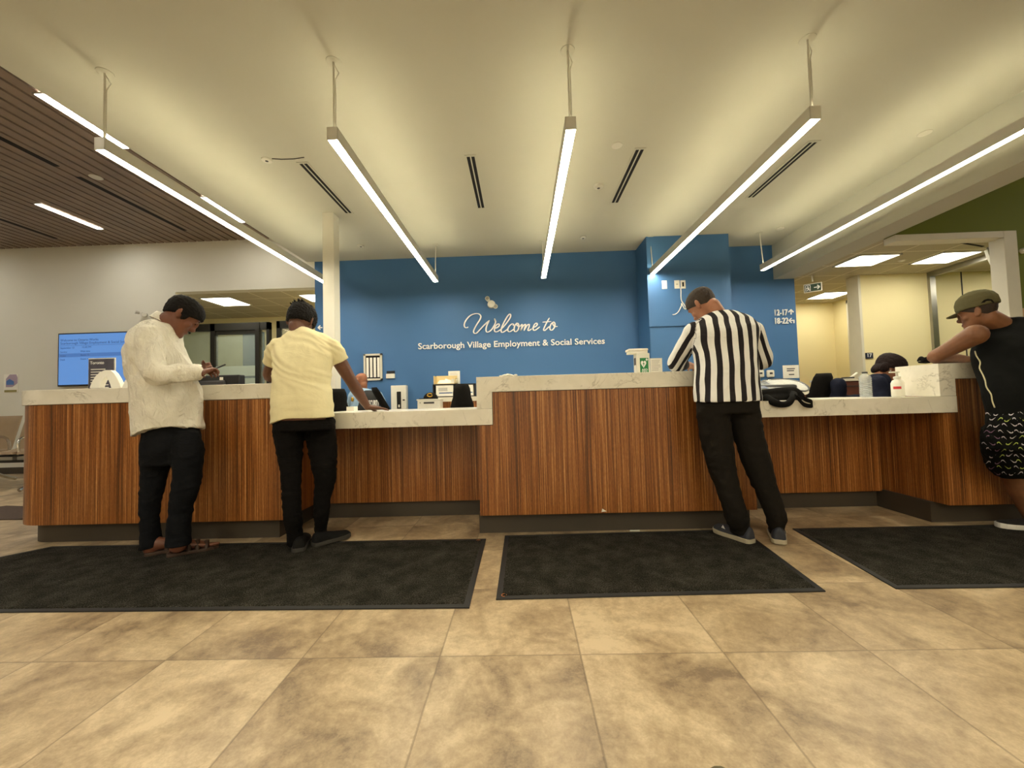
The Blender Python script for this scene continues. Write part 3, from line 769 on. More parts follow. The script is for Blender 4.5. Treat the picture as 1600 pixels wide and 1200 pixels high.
# flyer display standing on left counter in front of TV
a, b = at(140.5, 561.5, 3.4), at(179, 606, 3.4)
t = thing('flyer_stand', 'dark leaflet page in a clear stand in front of the television', 'leaflet stand', ((a.x + b.x) / 2, 3.4, 1.0905))
M['flyer'] = flat('dark_grey_flyer', srgb(74, 72, 84), .5, var=.25, scale=14)
MB().box(a.x, b.x, 3.39, 3.395, 1.092, a.z).build('page', M['flyer'], t)
MB().box(a.x - .008, b.x + .01, 3.396, 3.4, 1.0905, a.z + .008).build('stand', M['paper'], t)
paper_lines(MB(), a.x + .01, b.x - .01, 1.10, a.z - .08, 3.39, 9, .05, .3).build('text_lines', M['paper'], t)
text_mesh('heading', 'Toronto', .036, M['letter'], (a.x + .015, 3.388, a.z - .045), t, extrude=.0003, bold=.0006)
MB().box(a.x - .01, b.x + .01, 3.37, 3.43, 1.0905, 1.093).build('base', M['pet'], t)
# poster at far left
a, b = at(7, 585, YW), at(29, 613, YW)
t = thing('wall_poster', 'small white poster with lilac and blue figure at the far left of the white wall', 'poster', ((a.x + b.x) / 2, YW - .004, b.z))
MB().box(a.x, b.x, YW - .006, YW - .002, b.z, a.z).build('sheet', M['paper'], t)
w_, h_ = b.x - a.x, a.z - b.z
q = lambda u, v_: (a.x + w_ * u, b.z + h_ * v_)
MB().prism([q(.15, .3), q(.15, .75), q(.4, .98), q(.85, .98), q(.95, .8), q(.95, .5), q(.6, .3)], YW - .007, YW - .006).build('lilac_shape', flat('lilac_print', srgb(168, 150, 170), .7), t)
MB().prism([q(.18, .42), q(.18, .62), q(.4, .74), q(.7, .6), q(.7, .42)], YW - .008, YW - .007).build('blue_shape', flat('blue_print', srgb(76, 116, 180), .7), t)
MB().box(a.x + w_ * .05, b.x - w_ * .1, YW - .007, YW - .006, b.z + .005, b.z + h_ * .14).build('caption_bar', flat('olive_print', srgb(140, 132, 80), .7), t)
c = at(228, 492, YW)
t = thing('wall_hook', 'small white bracket on the wall behind the white shirt collar', 'bracket', (c.x, YW - .08, c.z - .05))
MB().cyl((c.x, YW, c.z), (c.x, YW - .06, c.z), .035, .03, 14).build('base', M['metal_white'], t, smooth=True)
MB().cyl((c.x - .04, YW - .06, c.z + .02), (c.x - .07, YW - .1, c.z + .03), .02, .03, 12).build('lamp_head', M['metal_white'], t)
MB().cyl((c.x + .04, YW - .06, c.z - .02), (c.x + .07, YW - .1, c.z - .02), .02, .03, 12).build('lamp_head', M['metal_white'], t)

# glass partition in the back room
YG = 7.0
def gx(px, py): return at(px, py, YG)
t = thing('glass_partition', 'black framed sliding glass partition seen through the left wall opening', 'glass partition', (gx(370, 600).x, YG, 0))
x_l, x_r = gx(283, 600).x - .8, gx(423, 600).x
zt = gx(350, 506).z; m0, m1 = gx(331, 600).x, gx(338, 600).x; n0, n1 = gx(401.5, 600).x, gx(408, 600).x
fb = MB().box(x_l, x_r, YG - .04, YG + .04, zt - .13, zt).box(m0, m1, YG - .04, YG + .04, 0, zt).box(n0, n1, YG - .05, YG + .04, 0, zt).box(x_r - .05, x_r, YG - .04, YG + .04, 0, zt).box(m1, n0, YG - .02, YG + .02, zt - .2, zt - .13).box(x_l, x_l + .06, YG - .04, YG + .04, 0, zt)
fb.build('frame', M['black_metal'], t)
zf = gx(370, 572).z; z2 = gx(370, 588).z
MB().box(m1, n0, YG - .004, YG + .004, 0, zt - .2).build('glass_pane', M['glass'], t)
MB().box(x_l, m0, YG - .004, YG + .004, 0, zt - .13).build('glass_pane', M['glass'], t)
MB().box(n1, x_r - .05, YG - .004, YG + .004, 0, zt - .13).build('glass_pane', M['glass'], t)
MB().box(m1, n0, YG - .007, YG - .004, z2, zf).box(m1, n0, YG - .007, YG - .004, .2, z2 - .04).build('frosted_band', M['frost'], t)
M['bluegrey'] = flat('blue_grey_wall_paint', srgb(92, 122, 150), .7); M['palegreen'] = flat('pale_green_wall_paint', srgb(205, 212, 172), .7)
bx = at(379.5, 560, 7.95).x
struct(box('trim_8', M['bluegrey'], bx, at(404, 560, 7.95).x + .1, 7.95, 7.99, 0, 2.45))
struct(box('trim_9', M['palegreen'], -8, bx, 7.95, 7.99, 0, 2.5))
# second dark frame
x0, x1 = gx(434, 505).x, gx(455, 505).x + .35; zz = gx(445, 502).z
t = thing('glass_door', 'black framed glass door behind the dark-haired man in the yellow shirt', 'door', ((x0 + x1) / 2, YG, 0))
MB().box(x0, x1, YG - .04, YG + .04, zz - .13, zz).box(x0, x0 + .06, YG - .04, YG + .04, 0, zz).box(x1 - .06, x1, YG - .04, YG + .04, 0, zz).build('frame', M['black_metal'], t)
MB().box(x0 + .06, x1 - .06, YG - .004, YG + .004, 0, zz - .13).build('glass_pane', M['glass'], t)
# ------------------------------------------------------------------ furniture and things behind / on the counter
def office_chair(seat_c, rot, label, group='black office chairs behind the counter', top=1.02, arm=False, w=.22, tilt=.12, back=True):
    t = thing('office_chair', label, 'office chair', (0, 0, 0), group)
    # backrest: rounded shell facing +y
    rs = []
    for i in range(11):
        s_ = i / 10; z = top - .42 + .42 * s_
        hw = w * (.72 + .28 * math.sin(PI * min(1, s_ * 1.25 + .12))) * (1 if s_ < .85 else (1 - (s_ - .85) * 1.9)); y = -.2 - tilt * s_
        th = .032 if 0 < i < 10 else .012
        rs.append([V((hw * math.cos(a) , y + (th if math.sin(a) > 0 else th * .8) * math.sin(a) + .045 * abs(math.cos(a)) ** 2, z)) for a in [k * 2 * PI / 20 for k in range(20)]])
    MB().rings(rs).build('backrest', M['black_fabric'], t, smooth='all')
    MB().ell((0, .02, .47), (.24, .23, .05)).build('seat', M['black_fabric'], t, smooth='all')
    MB().tube([(0, 0, .44), (0, -.2, .44), (0, -.26, .52), (0, -.22, top - .3)], .022, 8).build('back_support', M['black_plastic'], t)
    MB().cyl((0, 0, .1), (0, 0, .44), .028, n=12).build('gas_column', M['dark_grey'], t)
    for k in range(5):
        a = k * 2 * PI / 5
        l = MB().cyl((0, 0, .12), (.28 * math.cos(a), .28 * math.sin(a), .07), .022, .016, 8).build('leg', M['black_plastic'], t)
        MB().cyl((.28 * math.cos(a) - .02, .28 * math.sin(a), .03), (.28 * math.cos(a) + .02, .28 * math.sin(a), .03), .03, n=12).build('caster', M['black_plastic'], l)
    if arm:
        for s_ in (-1, 1):
            MB().tube([(s_ * .2, .0, .44), (s_ * .29, .0, .5), (s_ * .29, .0, .66)], .016, 8).build('arm_post', M['black_plastic'], t)
            MB().box(s_ * .29 - .035, s_ * .29 + .035, -.13, .13, .66, .69).build('armrest', M['dark_grey'], t, bevel=.012)
    off_ = V((.27 * math.sin(rot), -.27 * math.cos(rot), 0)) if back else V((0, 0, 0))
    t.location = V(seat_c) - off_; t.rotation_euler = (0, 0, rot)
    return t
c = at(534, 640, 3.8); office_chair((c.x, 3.8, 0), 1.15, 'black office chair back beside the hand of the yellow shirt man, left of the guard', top=1.08, w=.18, tilt=.05)
c = at(603, 640, 4.7); office_chair((c.x, 4.7, 0), -1.15, 'black office chair leaning right of the seated guard', top=1.115, w=.19, tilt=.22)
c = at(722, 640, 3.95); office_chair((c.x, 3.95, 0), .12, 'black office chair back in front of the document boxes', top=1.10, w=.125, tilt=.05)
c = at(1291, 620, 4.0); office_chair((c.x, 4.0, 0), .35, 'black office chair with armrest between the bag and the water bottle', top=1.10, arm=True, w=.2, tilt=.1)
# back counter
YB = 5.35
a, b = at(690, 624, YB), at(760, 630, YB)
t = thing('back_counter', 'white topped wood counter along the blue wall behind the document boxes', 'counter', ((a.x + b.x) / 2 + .3, YB + .3, 0))
zt = .985
MB().box(a.x - .1, 1.75, YB, YW - .02, zt - .06, zt).build('worktop', M['trim'], t)
MB().box(a.x - .08, 1.74, YB + .02, YW - .02, .1, zt - .06).build('cupboard', M['wood'], t)
MB().box(a.x - .06, 1.72, YB + .07, YW - .02, 0, .1).build('toe_kick', M['toe'], t)
# white slotted box with cap
YC = 5.0
a, b = at(652, 624.5, YC), at(688.5, 645, YC)
t = thing('ballot_box', 'white box with a dark slot on its front, under the black cap', 'box', ((a.x + b.x) / 2, YC + .15, 0))
MB().box(a.x, b.x, YC, YC + .16, .0, a.z - .01).build('body', M['white_plastic'], t, bevel=.006)
MB().box(a.x - .01, b.x + .005, YC - .006, YC + .165, a.z - .012, a.z + .004).build('lid', M['white_plastic'], t, bevel=.005)
s0, s1 = at(662, 628.3, YC), at(678.5, 630.5, YC)
MB().box(s0.x, s1.x, YC - .003, YC + .001, s1.z, s0.z).build('slot', M['dark_grey'], t)
k0 = at(656.5, 629.5, YC); MB().cyl((k0.x, YC - .004, k0.z), (k0.x, YC, k0.z), .006, n=10).build('key_lock', M['black_plastic'], t)
top = a.z + .004
# cap on it
c = at(669.5, 622, YC + .08)
t = thing('peaked_cap', 'black cap with gold badge lying on the white slotted box', 'cap', (c.x, YC + .1, top))
g = MB(); rs = []
for i in range(9):
    a_ = i / 8 * PI / 2; r_ = math.cos(a_)
    rs.append([V((c.x + .02 + .095 * r_ * math.cos(k * 2 * PI / 20), YC + .12 + .1 * r_ * math.sin(k * 2 * PI / 20), top + .001 + .085 * math.sin(a_))) for k in range(20)])
g.rings(rs); g.build('crown', M['black_fabric'], t, smooth='all')
MB().prism([(c.x - .12, YC + .07), (c.x - .06, YC + .03), (c.x + .04, YC + .03), (c.x + .04, YC + .15), (c.x - .1, YC + .15)], top + .001, top + .012, 'xy').build('peak', M['black_fabric'], t, bevel=.004)
M['gold'] = flat('gold_badge', srgb(190, 150, 50), .4, metal=.4)
M['brass'] = flat('brass_badge', srgb(120, 96, 50), .4, metal=.5)
gp = []
for i in range(9): gp.append(V((c.x + .03 + .032 * math.cos(i * .7 + .5), YC + .028, top + .05 + .02 * math.sin(i * .7 + .5))))
MB().tube(gp, .007, 6).build('badge', M['gold'], t)
# document boxes
def doc_box(x0, y0, x1, y1, Y, label, side):
    a, b = at(x0, y0, Y), at(x1, y1, Y)
    z0 = zt
    t = thing('document_box', label, 'document holder', ((a.x + b.x) / 2, Y + .1, z0), 'black document boxes on the back counter')
    g = MB().box(a.x, a.x + .012, Y, Y + .24, z0, a.z).box(b.x - .012, b.x, Y, Y + .24, z0, a.z).box(a.x, b.x, Y, Y + .24, z0, z0 + .014).box(a.x, b.x, Y + .228, Y + .24, z0, a.z).box(a.x, b.x, Y, Y + .24, a.z - .014, a.z)
    g.build('casing', M['black_plastic'], t)
    i0, i1 = (a.x + (b.x - a.x) * side[0]), (a.x + (b.x - a.x) * side[1])
    MB().box(i0, i1, Y - .006, Y + .2, z0 + .016, a.z - .02).build('paper_stack', M['paper'], t)
    hh = a.z - z0
    paper_lines(MB(), i0 + .03, i1 - .02, z0 + hh * .45, z0 + hh * .72, Y - .006, 3, .02, .35).build('text_lines', M['ink'], t)
    MB().box(i0 + .04, i1 - .01, Y - .0068, Y - .006, z0 + hh * .28, z0 + hh * .36).build('blue_stripe', M['blue_ink'], t)
    return a.z
za = doc_box(676, 600.5, 709.5, 624, 5.40, 'black box holding white printed papers, under the tan tray', (.16, .97))
doc_box(711, 599.8, 743, 623.5, 5.42, 'black box holding white papers partly behind the office chair', (.12, .9))
a, b = at(677, 587.5, 5.4), at(711, 601, 5.4)
M['manila'] = flat('manila_card', srgb(222, 200, 146), .7, var=.05)
t = thing('paper_tray', 'tan open tray full of crumpled papers on top of the left document box', 'tray', ((a.x + b.x) / 2, 5.5, za))
MB().box(a.x, b.x, 5.60, 5.61, za, a.z + .01).box(a.x, a.x + .008, 5.41, 5.61, za, a.z).box(b.x - .008, b.x, 5.41, 5.61, za, a.z - .03).box(a.x, b.x, 5.41, 5.61, za, za + .008).build('tray', M['manila'], t)
g = MB(); random.seed(3)
for i in range(7):
    x = a.x + .05 + i * .028; g.add([(x, 5.42 + .02 * (i % 3), za + .01), (x + .08, 5.43, za + .01), (x + .09, 5.5, za + .05 + .02 * random.random()), (x + .01, 5.52, za + .07 * random.random() + .02)], [[0, 1, 2, 3]])
for i in range(4): g.box(b.x - .06 + i * .012, b.x - .053 + i * .012, 5.42, 5.58, za + .008, za + .06 + .008 * (i % 2))
sol = g.build('paper_sheets', M['paper'], t); so_ = sol.modifiers.new('thick', 'SOLIDIFY'); so_.thickness = .002
a, b = at(700.5, 580, 5.7), at(719, 600, 5.7)
t = thing('sign_holder', 'upright white page in a stand behind the tan tray on the back counter', 'sign holder', ((a.x + b.x) / 2, 5.7, zt))
MB().box(a.x, b.x, 5.695, 5.70, zt, a.z).build('page', M['paper'], t); MB().box(a.x, b.x, 5.66, 5.76, zt, zt + .006).build('base', M['pet'], t)
paper_lines(MB(), a.x + .02, b.x - .01, a.z - .14, a.z - .02, 5.695, 6, .05, .25).build('text_lines', flat('pale_text', srgb(190, 180, 172), .8), t)
# white cabinet with dark window
a, b = at(610.5, 602.5, 5.88), at(635, 640, 5.88)
t = thing('white_cabinet', 'narrow white cabinet with a tall dark window right of the leaning office chair', 'cabinet', ((a.x + b.x) / 2, 5.93, 0))
MB().box(a.x, b.x, 5.88, 5.98, 0, a.z).build('body', M['white_plastic'], t, bevel=.006)
wa, wb = at(620, 612, 5.88), at(627, 638.5, 5.88)
MB().box(wa.x, wb.x, 5.876, 5.88, wb.z, wa.z).build('window', M['black_plastic'], t)
MB().box(wa.x + .02, wb.x - .02, 5.873, 5.876, wb.z + .02, wb.z + .06).build('window_mark', M['paper'], t)
wa = at(631, 625, 5.88); MB().box(wa.x - .015, wa.x + .015, 5.87, 5.88, wa.z - .01, wa.z + .01).build('latch', M['dark_grey'], t)
# small white box by guard
a, b = at(543, 635.5, 3.35), at(554.5, 645, 3.35)
tag(box('note_block', M['paper'], a.x, b.x, 3.33, 3.41, .87, a.z), 'small white block of notes on the low counter below the guard', 'note block')
# red brown cabinet behind right clerk
a, b = at(1304, 592, 5.0), at(1372, 614, 5.0)
t = thing('filing_cabinet', 'dark red wooden cabinet behind the seated clerk', 'cabinet', ((a.x + b.x) / 2 + .2, 5.2, 0))
M['redwood'] = flat('dark_red_wood', srgb(92, 50, 38), .5, var=.12, scale=12)
MB().box(a.x, b.x + .5, 5.02, 5.4, 0, a.z - .03).build('body', M['redwood'], t); MB().box(a.x - .02, b.x + .5, 5.0, 5.4, a.z - .03, a.z).build('top', M['trim'], t)
for k in range(3):
    d_ = MB().box(a.x + .02, b.x + .2, 5.008, 5.02, a.z - .24 - k * .22, a.z - .05 - k * .22).build('drawer', M['redwood'], t, bevel=.002)
    MB().box(a.x + .12, a.x + .3, 4.995, 5.008, a.z - .1 - k * .22, a.z - .09 - k * .22).build('handle', M['dark_grey'], d_)
c0, c1 = at(1331, 590.5, 5.1), at(1339, 582.5, 5.1)
t = thing('desk_phone', 'small desk item with a white handle on the dark red cabinet', 'telephone', (c0.x, 5.1, a.z))
MB().box(c0.x - .1, c0.x, 5.06, 5.14, a.z, a.z + .02).build('base', M['dark_grey'], t); MB().cyl((c0.x - .02, 5.1, a.z + .012), (c1.x, 5.1, c1.z), .012, n=8).build('handset', M['white_plastic'], t)
a = at(1255, 616.5, 7.6); b = at(1286, 620, 7.6)
tag(box('low_desk', M['redwood'], a.x - .2, b.x + .3, 7.2, 7.75, 0, a.z), 'low dark wooden desk far back against the cream office wall', 'desk')

# computer monitor on the left counter back
a, b = at(314, 586.5, 3.35), at(376, 600, 3.35)
t = thing('computer_monitor', 'black monitor seen from behind over the left counter, small white sticker on it', 'monitor', ((a.x + b.x) / 2, 3.35, .75))
A, B = at(300, 588, 3.35), at(376, 585, 3.35)
MB().box(max(A.x - .1, -3.06), B.x, 3.33, 3.41, .86, (A.z + B.z) / 2).build('casing', M['black_plastic'], t, bevel=.01)
MB().box((A.x + B.x) / 2 - .12, (A.x + B.x) / 2 + .1, 3.31, 3.33, .9, A.z - .045).build('rear_cover', M['dark_grey'], t, bevel=.01)
c = at(342, 591.3, 3.30); MB().box(c.x - .014, c.x + .014, 3.326, 3.33, c.z - .012, c.z + .012).build('sticker', M['paper'], t)
MB().cyl(((A.x + B.x) / 2, 3.4, .76), ((A.x + B.x) / 2, 3.4, .9), .03, n=12).build('stand', M['black_plastic'], t); MB().box((A.x + B.x) / 2 - .12, (A.x + B.x) / 2 + .12, 3.365, 3.5, .7505, .765).build('foot', M['black_plastic'], t)
t = thing('staff_desk', 'white staff desk surface hidden behind the raised left counter', 'desk', (-2.5, 3.6, 0))
MB().box(-3.05, -2.15, 3.36, 3.9, .72, .75).build('desktop', M['trim'], t)
for x, y in ((-3.0, 3.4), (-2.2, 3.4), (-3.0, 3.85), (-2.2, 3.85)): MB().box(x - .02, x + .02, y - .02, y + .02, 0, .72).build('leg', M['alu'], t)

# paper arches on left counter
def hoop(dx, label, Y=2.95):
    z0 = 1.0905
    P_ = lambda x, y: at(x + dx, y, Y)
    out = [P_(140, 606), P_(143.5, 597), P_(149, 588), P_(156, 581.5), P_(164, 578.3), P_(172.5, 578.3), P_(178, 583), P_(183, 591), P_(187, 599), P_(188.8, 606)]
    inn = [P_(173.8, 606), P_(172, 600), P_(169, 593), P_(165, 587.5), P_(160.5, 594), P_(157.5, 600), P_(155.8, 606)]
    t = thing('paper_arch', label, 'folded paper strip', (P_(164, 606).x, Y, z0), 'white folded paper arches on the left counter')
    MB().prism([(p.x, max(z0, p.z)) for p in out + inn], Y, Y + .035).build('strip', M['paper'], t)
    return t
hoop(0, 'white folded paper arch on the left counter in front of the television')
hoop(50.5, 'white folded paper arch on the left counter half hidden by the white shirt')

# middle counter: tissues
c = at(794, 587, 2.78); g = MB(); random.seed(11)
def crumple(g, c, r, n=9, m=6):
    vs = []; fs = []
    for j in range(m + 1):
        for i in range(n):
            t_ = PI * j / m; a_ = 2 * PI * i / n; q_ = r * random.uniform(.65, 1.15)
            vs.append(c + V((q_ * 1.5 * math.sin(t_) * math.cos(a_), q_ * math.sin(t_) * math.sin(a_), q_ * .7 * math.cos(t_))))
    for j in range(m): fs += [[j * n + i, j * n + (i + 1) % n, (j + 1) * n + (i + 1) % n, (j + 1) * n + i] for i in range(n)]
    g.add(vs, fs)
for dx, r_ in ((-.055, .007), (-.035, .009), (-.018, .012), (.0, .014), (.018, .011), (.036, .007), (.052, .010)): crumple(g, V((c.x + dx, 2.78 + .01 * math.sin(dx * 90), 1.0905 + r_ * .78)), r_)
tag(g.build('tissue', M['paper']), 'crumpled white tissue lying on the raised middle counter near its step', 'tissue')
# AED cabinet
Y = 2.95
a, b = at(994, 552, Y), at(1015, 581, Y); zc = 1.0905
w_ = b.x - a.x + .005
c = V((a.x, Y, zc)); R = Matrix.Translation(c) @ Matrix.Rotation(.0, 4, 'Z')
d_ = .10; hA = at(1000, 552, Y).z - zc
t = thing('aed_box', 'white defibrillator box with green heart label on the raised middle counter', 'defibrillator box', (c.x + w_ / 2, Y + .05, zc))
dxl = at(984, 570, Y + d_).x - 0
lx = min(dxl, c.x - .02) + .03
MB().prism([(c.x, Y), (c.x + w_, Y), (c.x + w_ - .01, Y + d_), (lx, Y + d_)], zc, zc + hA, 'xy').build('case', M['white_plastic'], t, bevel=.003)
M['aed_green'] = flat('safety_green', srgb(0, 118, 60), .5)
ga, gb = at(999.5, 559.5, Y), at(1013.5, 580, Y)
MB().box(ga.x, gb.x, Y - .002, Y + .001, zc + .003, ga.z).build('green_label', M['aed_green'], t)
gw, gh = gb.x - ga.x, ga.z - zc - .003; q = lambda u, v_: (ga.x + gw * u, zc + .003 + gh * v_)
hp = []
for i in range(24):
    th_ = 2 * PI * i / 24; hp.append(q(.42 + .02 * 16 * math.sin(th_) ** 3, .62 + .0165 * (13 * math.cos(th_) - 5 * math.cos(2 * th_) - 2 * math.cos(3 * th_) - math.cos(4 * th_))))
MB().prism(hp, Y - .0032, Y - .002).build('heart_symbol', M['letter'], t)
MB().prism([q(.44, .8), q(.32, .6), q(.42, .6), q(.36, .42), q(.54, .66), q(.44, .66)], Y - .0042, Y - .0032).build('bolt_symbol', M['aed_green'], t)
MB().prism([q(.78, .98), q(.86, .98), q(.86, .92), q(.95, .92), q(.95, .86), q(.86, .86), q(.86, .8), q(.78, .8), q(.78, .86), q(.69, .86), q(.69, .92), q(.78, .92)], Y - .0032, Y - .002).build('cross_symbol', M['letter'], t)
text_mesh('label_text', 'AED', gh * .2, M['letter'], (ga.x + gw * .18, Y - .0024, zc + gh * .19), t, extrude=.0006, sx=1.0, bold=.0004)
text_mesh('label_text', 'DEA', gh * .2, M['letter'], (ga.x + gw * .18, Y - .0024, zc + gh * .025), t, extrude=.0006, sx=1.0, bold=.0004)
# side sticker on left slanted face
p0_, p1_ = V((c.x, Y, 0)), V((lx, Y + d_, 0)); sd = (p1_ - p0_)
nn = V((-1, -.1, 0)) * .0015
def sidequad(u0, u1, z0_, z1_): return [p0_ + sd * u0 + V((0, 0, zc + z0_)) + nn, p0_ + sd * u1 + V((0, 0, zc + z0_)) + nn, p0_ + sd * u1 + V((0, 0, zc + z1_)) + nn, p0_ + sd * u0 + V((0, 0, zc + z1_)) + nn]
MB().add(sidequad(.15, .8, hA * .45, hA * .8), [[0, 1, 2, 3]]).build('side_sticker', M['ink'], t)
# folded lid/box on top
a2, b2 = at(980.5, 543.5, Y + .03), at(1011, 551, Y + .03)
t = thing('folded_box', 'small off-white folded packet lying on the defibrillator box', 'packet', ((a2.x + b2.x) / 2, Y + .05, zc + hA))
MB().box(a2.x + .008, b2.x - .004, Y + .0, Y + .1, zc + hA + .0005, zc + hA + .018).build('lower_part', M['paper'], t, bevel=.003)
MB().box(a2.x, b2.x, Y + .0, Y + .1, zc + hA + .019, zc + hA + .036).build('upper_part', M['paper'], t, bevel=.004)
a3, b3 = at(1015.5, 560, Y + .02), at(1035, 580, Y + .02)
t = thing('sign_holder', 'white printed page standing right of the defibrillator box', 'sign holder', ((a3.x + b3.x) / 2, Y + .02, zc))
MB().box(a3.x, b3.x, Y + .018, Y + .022, zc, a3.z).build('page', M['paper'], t); MB().box(a3.x, b3.x, Y, Y + .06, zc, zc + .003).build('base', M['pet'], t)
paper_lines(MB(), a3.x + .008, b3.x - .004, zc + .02, a3.z - .01, Y + .018, 7, .03, .22).build('text_lines', flat('grey_text', srgb(150, 140, 140), .8), t)

# right low counter
# clear folder
zl = .8705
t = thing('clear_folder', 'clear plastic document bag with white papers and black rim beside the striped shirt', 'document bag', (1.95, 3.05, zl))
fo = [at(*q) for q in ((1178, 598, 3.2), (1200, 593.5, 3.25), (1228, 592.5, 3.25), (1248, 596, 3.15), (1260, 602, 3.06), (1264, 607.5, 2.99), (1258, 611, 2.95), (1240, 609.5, 2.93), (1215, 608.5, 2.91), (1178, 609.5, 2.90))]
fo = smooth_pts([tuple(p) for p in fo], 3)
n_ = len(fo); g = MB(); g.add([p - V((0, 0, .026)) for p in fo] + [p - V((0, 0, .003)) for p in fo], [list(range(n_))[::-1], list(range(n_, 2 * n_))] + [[i, (i + 1) % n_, n_ + (i + 1) % n_, n_ + i] for i in range(n_)])
g.build('paper_stack', M['paper'], t)
g = MB(); g.add([p + V((0, 0, .001)) for p in fo] + [p + V((0, 0, .002)) for p in fo], [list(range(n_))[::-1], list(range(n_, 2 * n_))] + [[i, (i + 1) % n_, n_ + (i + 1) % n_, n_ + i] for i in range(n_)])
g.build('clear_cover', M['pet'], t)
MB().tube(fo[2:-2], .006, 6).build('black_rim', M['black_plastic'], t)
q_ = [at(x, y, Y_) + V((0, 0, .005)) for x, y, Y_ in ((1178, 601, 3.12), (1186, 600.5, 3.12), (1195, 604, 3.0), (1202, 608, 2.92), (1178, 608.5, 2.92))]
MB().add(q_, [list(range(5))]).build('blue_sheet', flat('blue_grey_sheet', srgb(82, 98, 128), .5), t)
q_ = [at(x, y, Y_) + V((0, 0, .005)) for x, y, Y_ in ((1186, 597, 3.2), (1196, 596.5, 3.2), (1204, 601, 3.1), (1194, 601, 3.1))]
MB().add(q_, [list(range(4))]).build('grey_tab', M['dark_grey'], t)
MB().box(1.66, 2.06, 3.0, 3.22, .8705, .985).build('bag_body', M['dark_grey'], t, bevel=.02)
# black jacket/strap
t = thing('black_jacket', 'black bundled jacket with straps hanging over the edge of the low counter', 'jacket', (1.9, 2.85, zl))
def blob(parts, name, mat, parent, vox=.012, it=4):
    g = MB()
    for pts, r in parts:
        pp = smooth_pts(pts, 5); n_ = len(pp); rr = []
        for i in range(n_):
            f_ = i / (n_ - 1) * (len(r) - 1); k = min(int(f_), len(r) - 2); rr.append(r[k] + (r[k + 1] - r[k]) * (f_ - k))
        g.tube(pp, rr, 10); g.ell(pp[0], (rr[0],) * 3, 10, 6); g.ell(pp[-1], (rr[-1],) * 3, 10, 6)
    o = g.build(name, mat, parent); m_ = o.modifiers.new('r', 'REMESH'); m_.mode = 'VOXEL'; m_.voxel_size = vox
    m_ = o.modifiers.new('s', 'SMOOTH'); m_.iterations = it; m_.factor = .5
    dg = bpy.context.evaluated_depsgraph_get(); me = bpy.data.meshes.new_from_object(o.evaluated_get(dg)); o.modifiers.clear(); me.shade_smooth(); me.name = name
    old = o.data; o.data = me; bpy.data.meshes.remove(old); return o
J = lambda x, y, Y_: tuple(at(x, y, Y_))
blob([([J(1180, 618, 2.90), J(1200, 616, 2.87), J(1222, 614, 2.86), J(1240, 613, 2.86), J(1252, 618, 2.84)], [.036, .04, .042, .04, .022]),
      ([J(1182, 626, 2.84), J(1205, 624, 2.83), J(1226, 622, 2.83), J(1254, 624, 2.83)], [.026, .032, .03, .022]),
      ([J(1198, 622, 2.79), J(1210, 629, 2.715), J(1222, 632, 2.70), J(1232, 630, 2.70), J(1238, 622, 2.73), J(1240, 616, 2.80)], [.028, .026, .022, .022, .02, .024])], 'bundle', M['black_fabric'], t, .008, 2)
# strap loop
pts = [J(1238, 618, 2.76), J(1246, 622, 2.715), J(1256, 632, 2.69), J(1268, 634, 2.69), J(1268, 628, 2.69), J(1258, 624, 2.71), J(1250, 618, 2.76)]
g = MB(); pp = smooth_pts(pts, 6); g.rings([[p + V((0, -.004, .014)), p + V((0, .004, .014)), p + V((0, .004, -.014)), p + V((0, -.004, -.014))] for p in pp]); g.build('strap', M['black_fabric'], t, smooth=True)
# paper sheets on low counter
c = at(1272, 622, 3.0)
tag(box('paper_sheet', M['paper'], 2.1, 2.3, 2.85, 3.1, .8705, .8725), 'white sheet lying on the low counter right of the black jacket', 'paper')
# water bottle
c = at(1353.5, 622, 2.9)
bx_, by_ = c.x, 2.9; hb = at(1353.5, 581, 2.9).z - .8705
t = thing('water_bottle', 'clear ribbed plastic water bottle standing on the low counter', 'water bottle', (bx_, by_, .8705))
r_ = .036
prof = [(r_ * .7, 0), (r_ * .96, .006)]
for i in range(9):
    z = .012 + i * hb * .07; prof += [(r_, z), (r_, z + hb * .045), (r_ * .9, z + hb * .057)]
prof += [(r_, hb * .68), (r_, hb * .76), (r_ * .85, hb * .85), (r_ * .42, hb * .93), (r_ * .38, hb * .94), (r_ * .38, hb * .955)]
MB().lathe(prof, (bx_, by_, .8705), 28).build('bottle', M['pet'], t, smooth=True)
MB().lathe([(r_ * .82, .008), (r_ * .82, hb * .66), (r_ * .8, hb * .665)], (bx_, by_, .8705), 24).build('water', mk_glass('water', srgb(206, 214, 214), .05, .3), t, smooth=True)
MB().lathe([(r_ * .46, hb * .935), (r_ * .46, hb * .99), (r_ * .42, hb)], (bx_, by_, .8705), 20).build('cap', M['dark_grey'], t)
# sanitizer
c = at(1402, 622, 2.93)
sx_, sy_ = 2.715, 2.93; hs = at(1402, 580, 2.95).z - .8705
t = thing('hand_sanitizer', 'white pump bottle of hand sanitizer beside the quartz upstand', 'pump bottle', (sx_, sy_, .8705))
MB().lathe([(.033, 0), (.037, .006), (.037, hs * .52), (.030, hs * .62), (.016, hs * .68), (.016, hs * .72)], (sx_, sy_, .8705), 28).build('bottle', M['white_plastic'], t, smooth=True)
MB().lathe([(.022, hs * .7), (.022, hs * .78), (.008, hs * .8), (.007, hs * .93)], (sx_, sy_, .8705), 20).build('pump', M['white_plastic'], t, smooth=True)
MB().box(sx_ - .05, sx_ + .014, sy_ - .01, sy_ + .01, .8705 + hs * .93, .8705 + hs * .985).build('nozzle', M['white_plastic'], t, bevel=.003)
g = MB(); M['red'] = flat('red_print', srgb(196, 50, 56), .5)
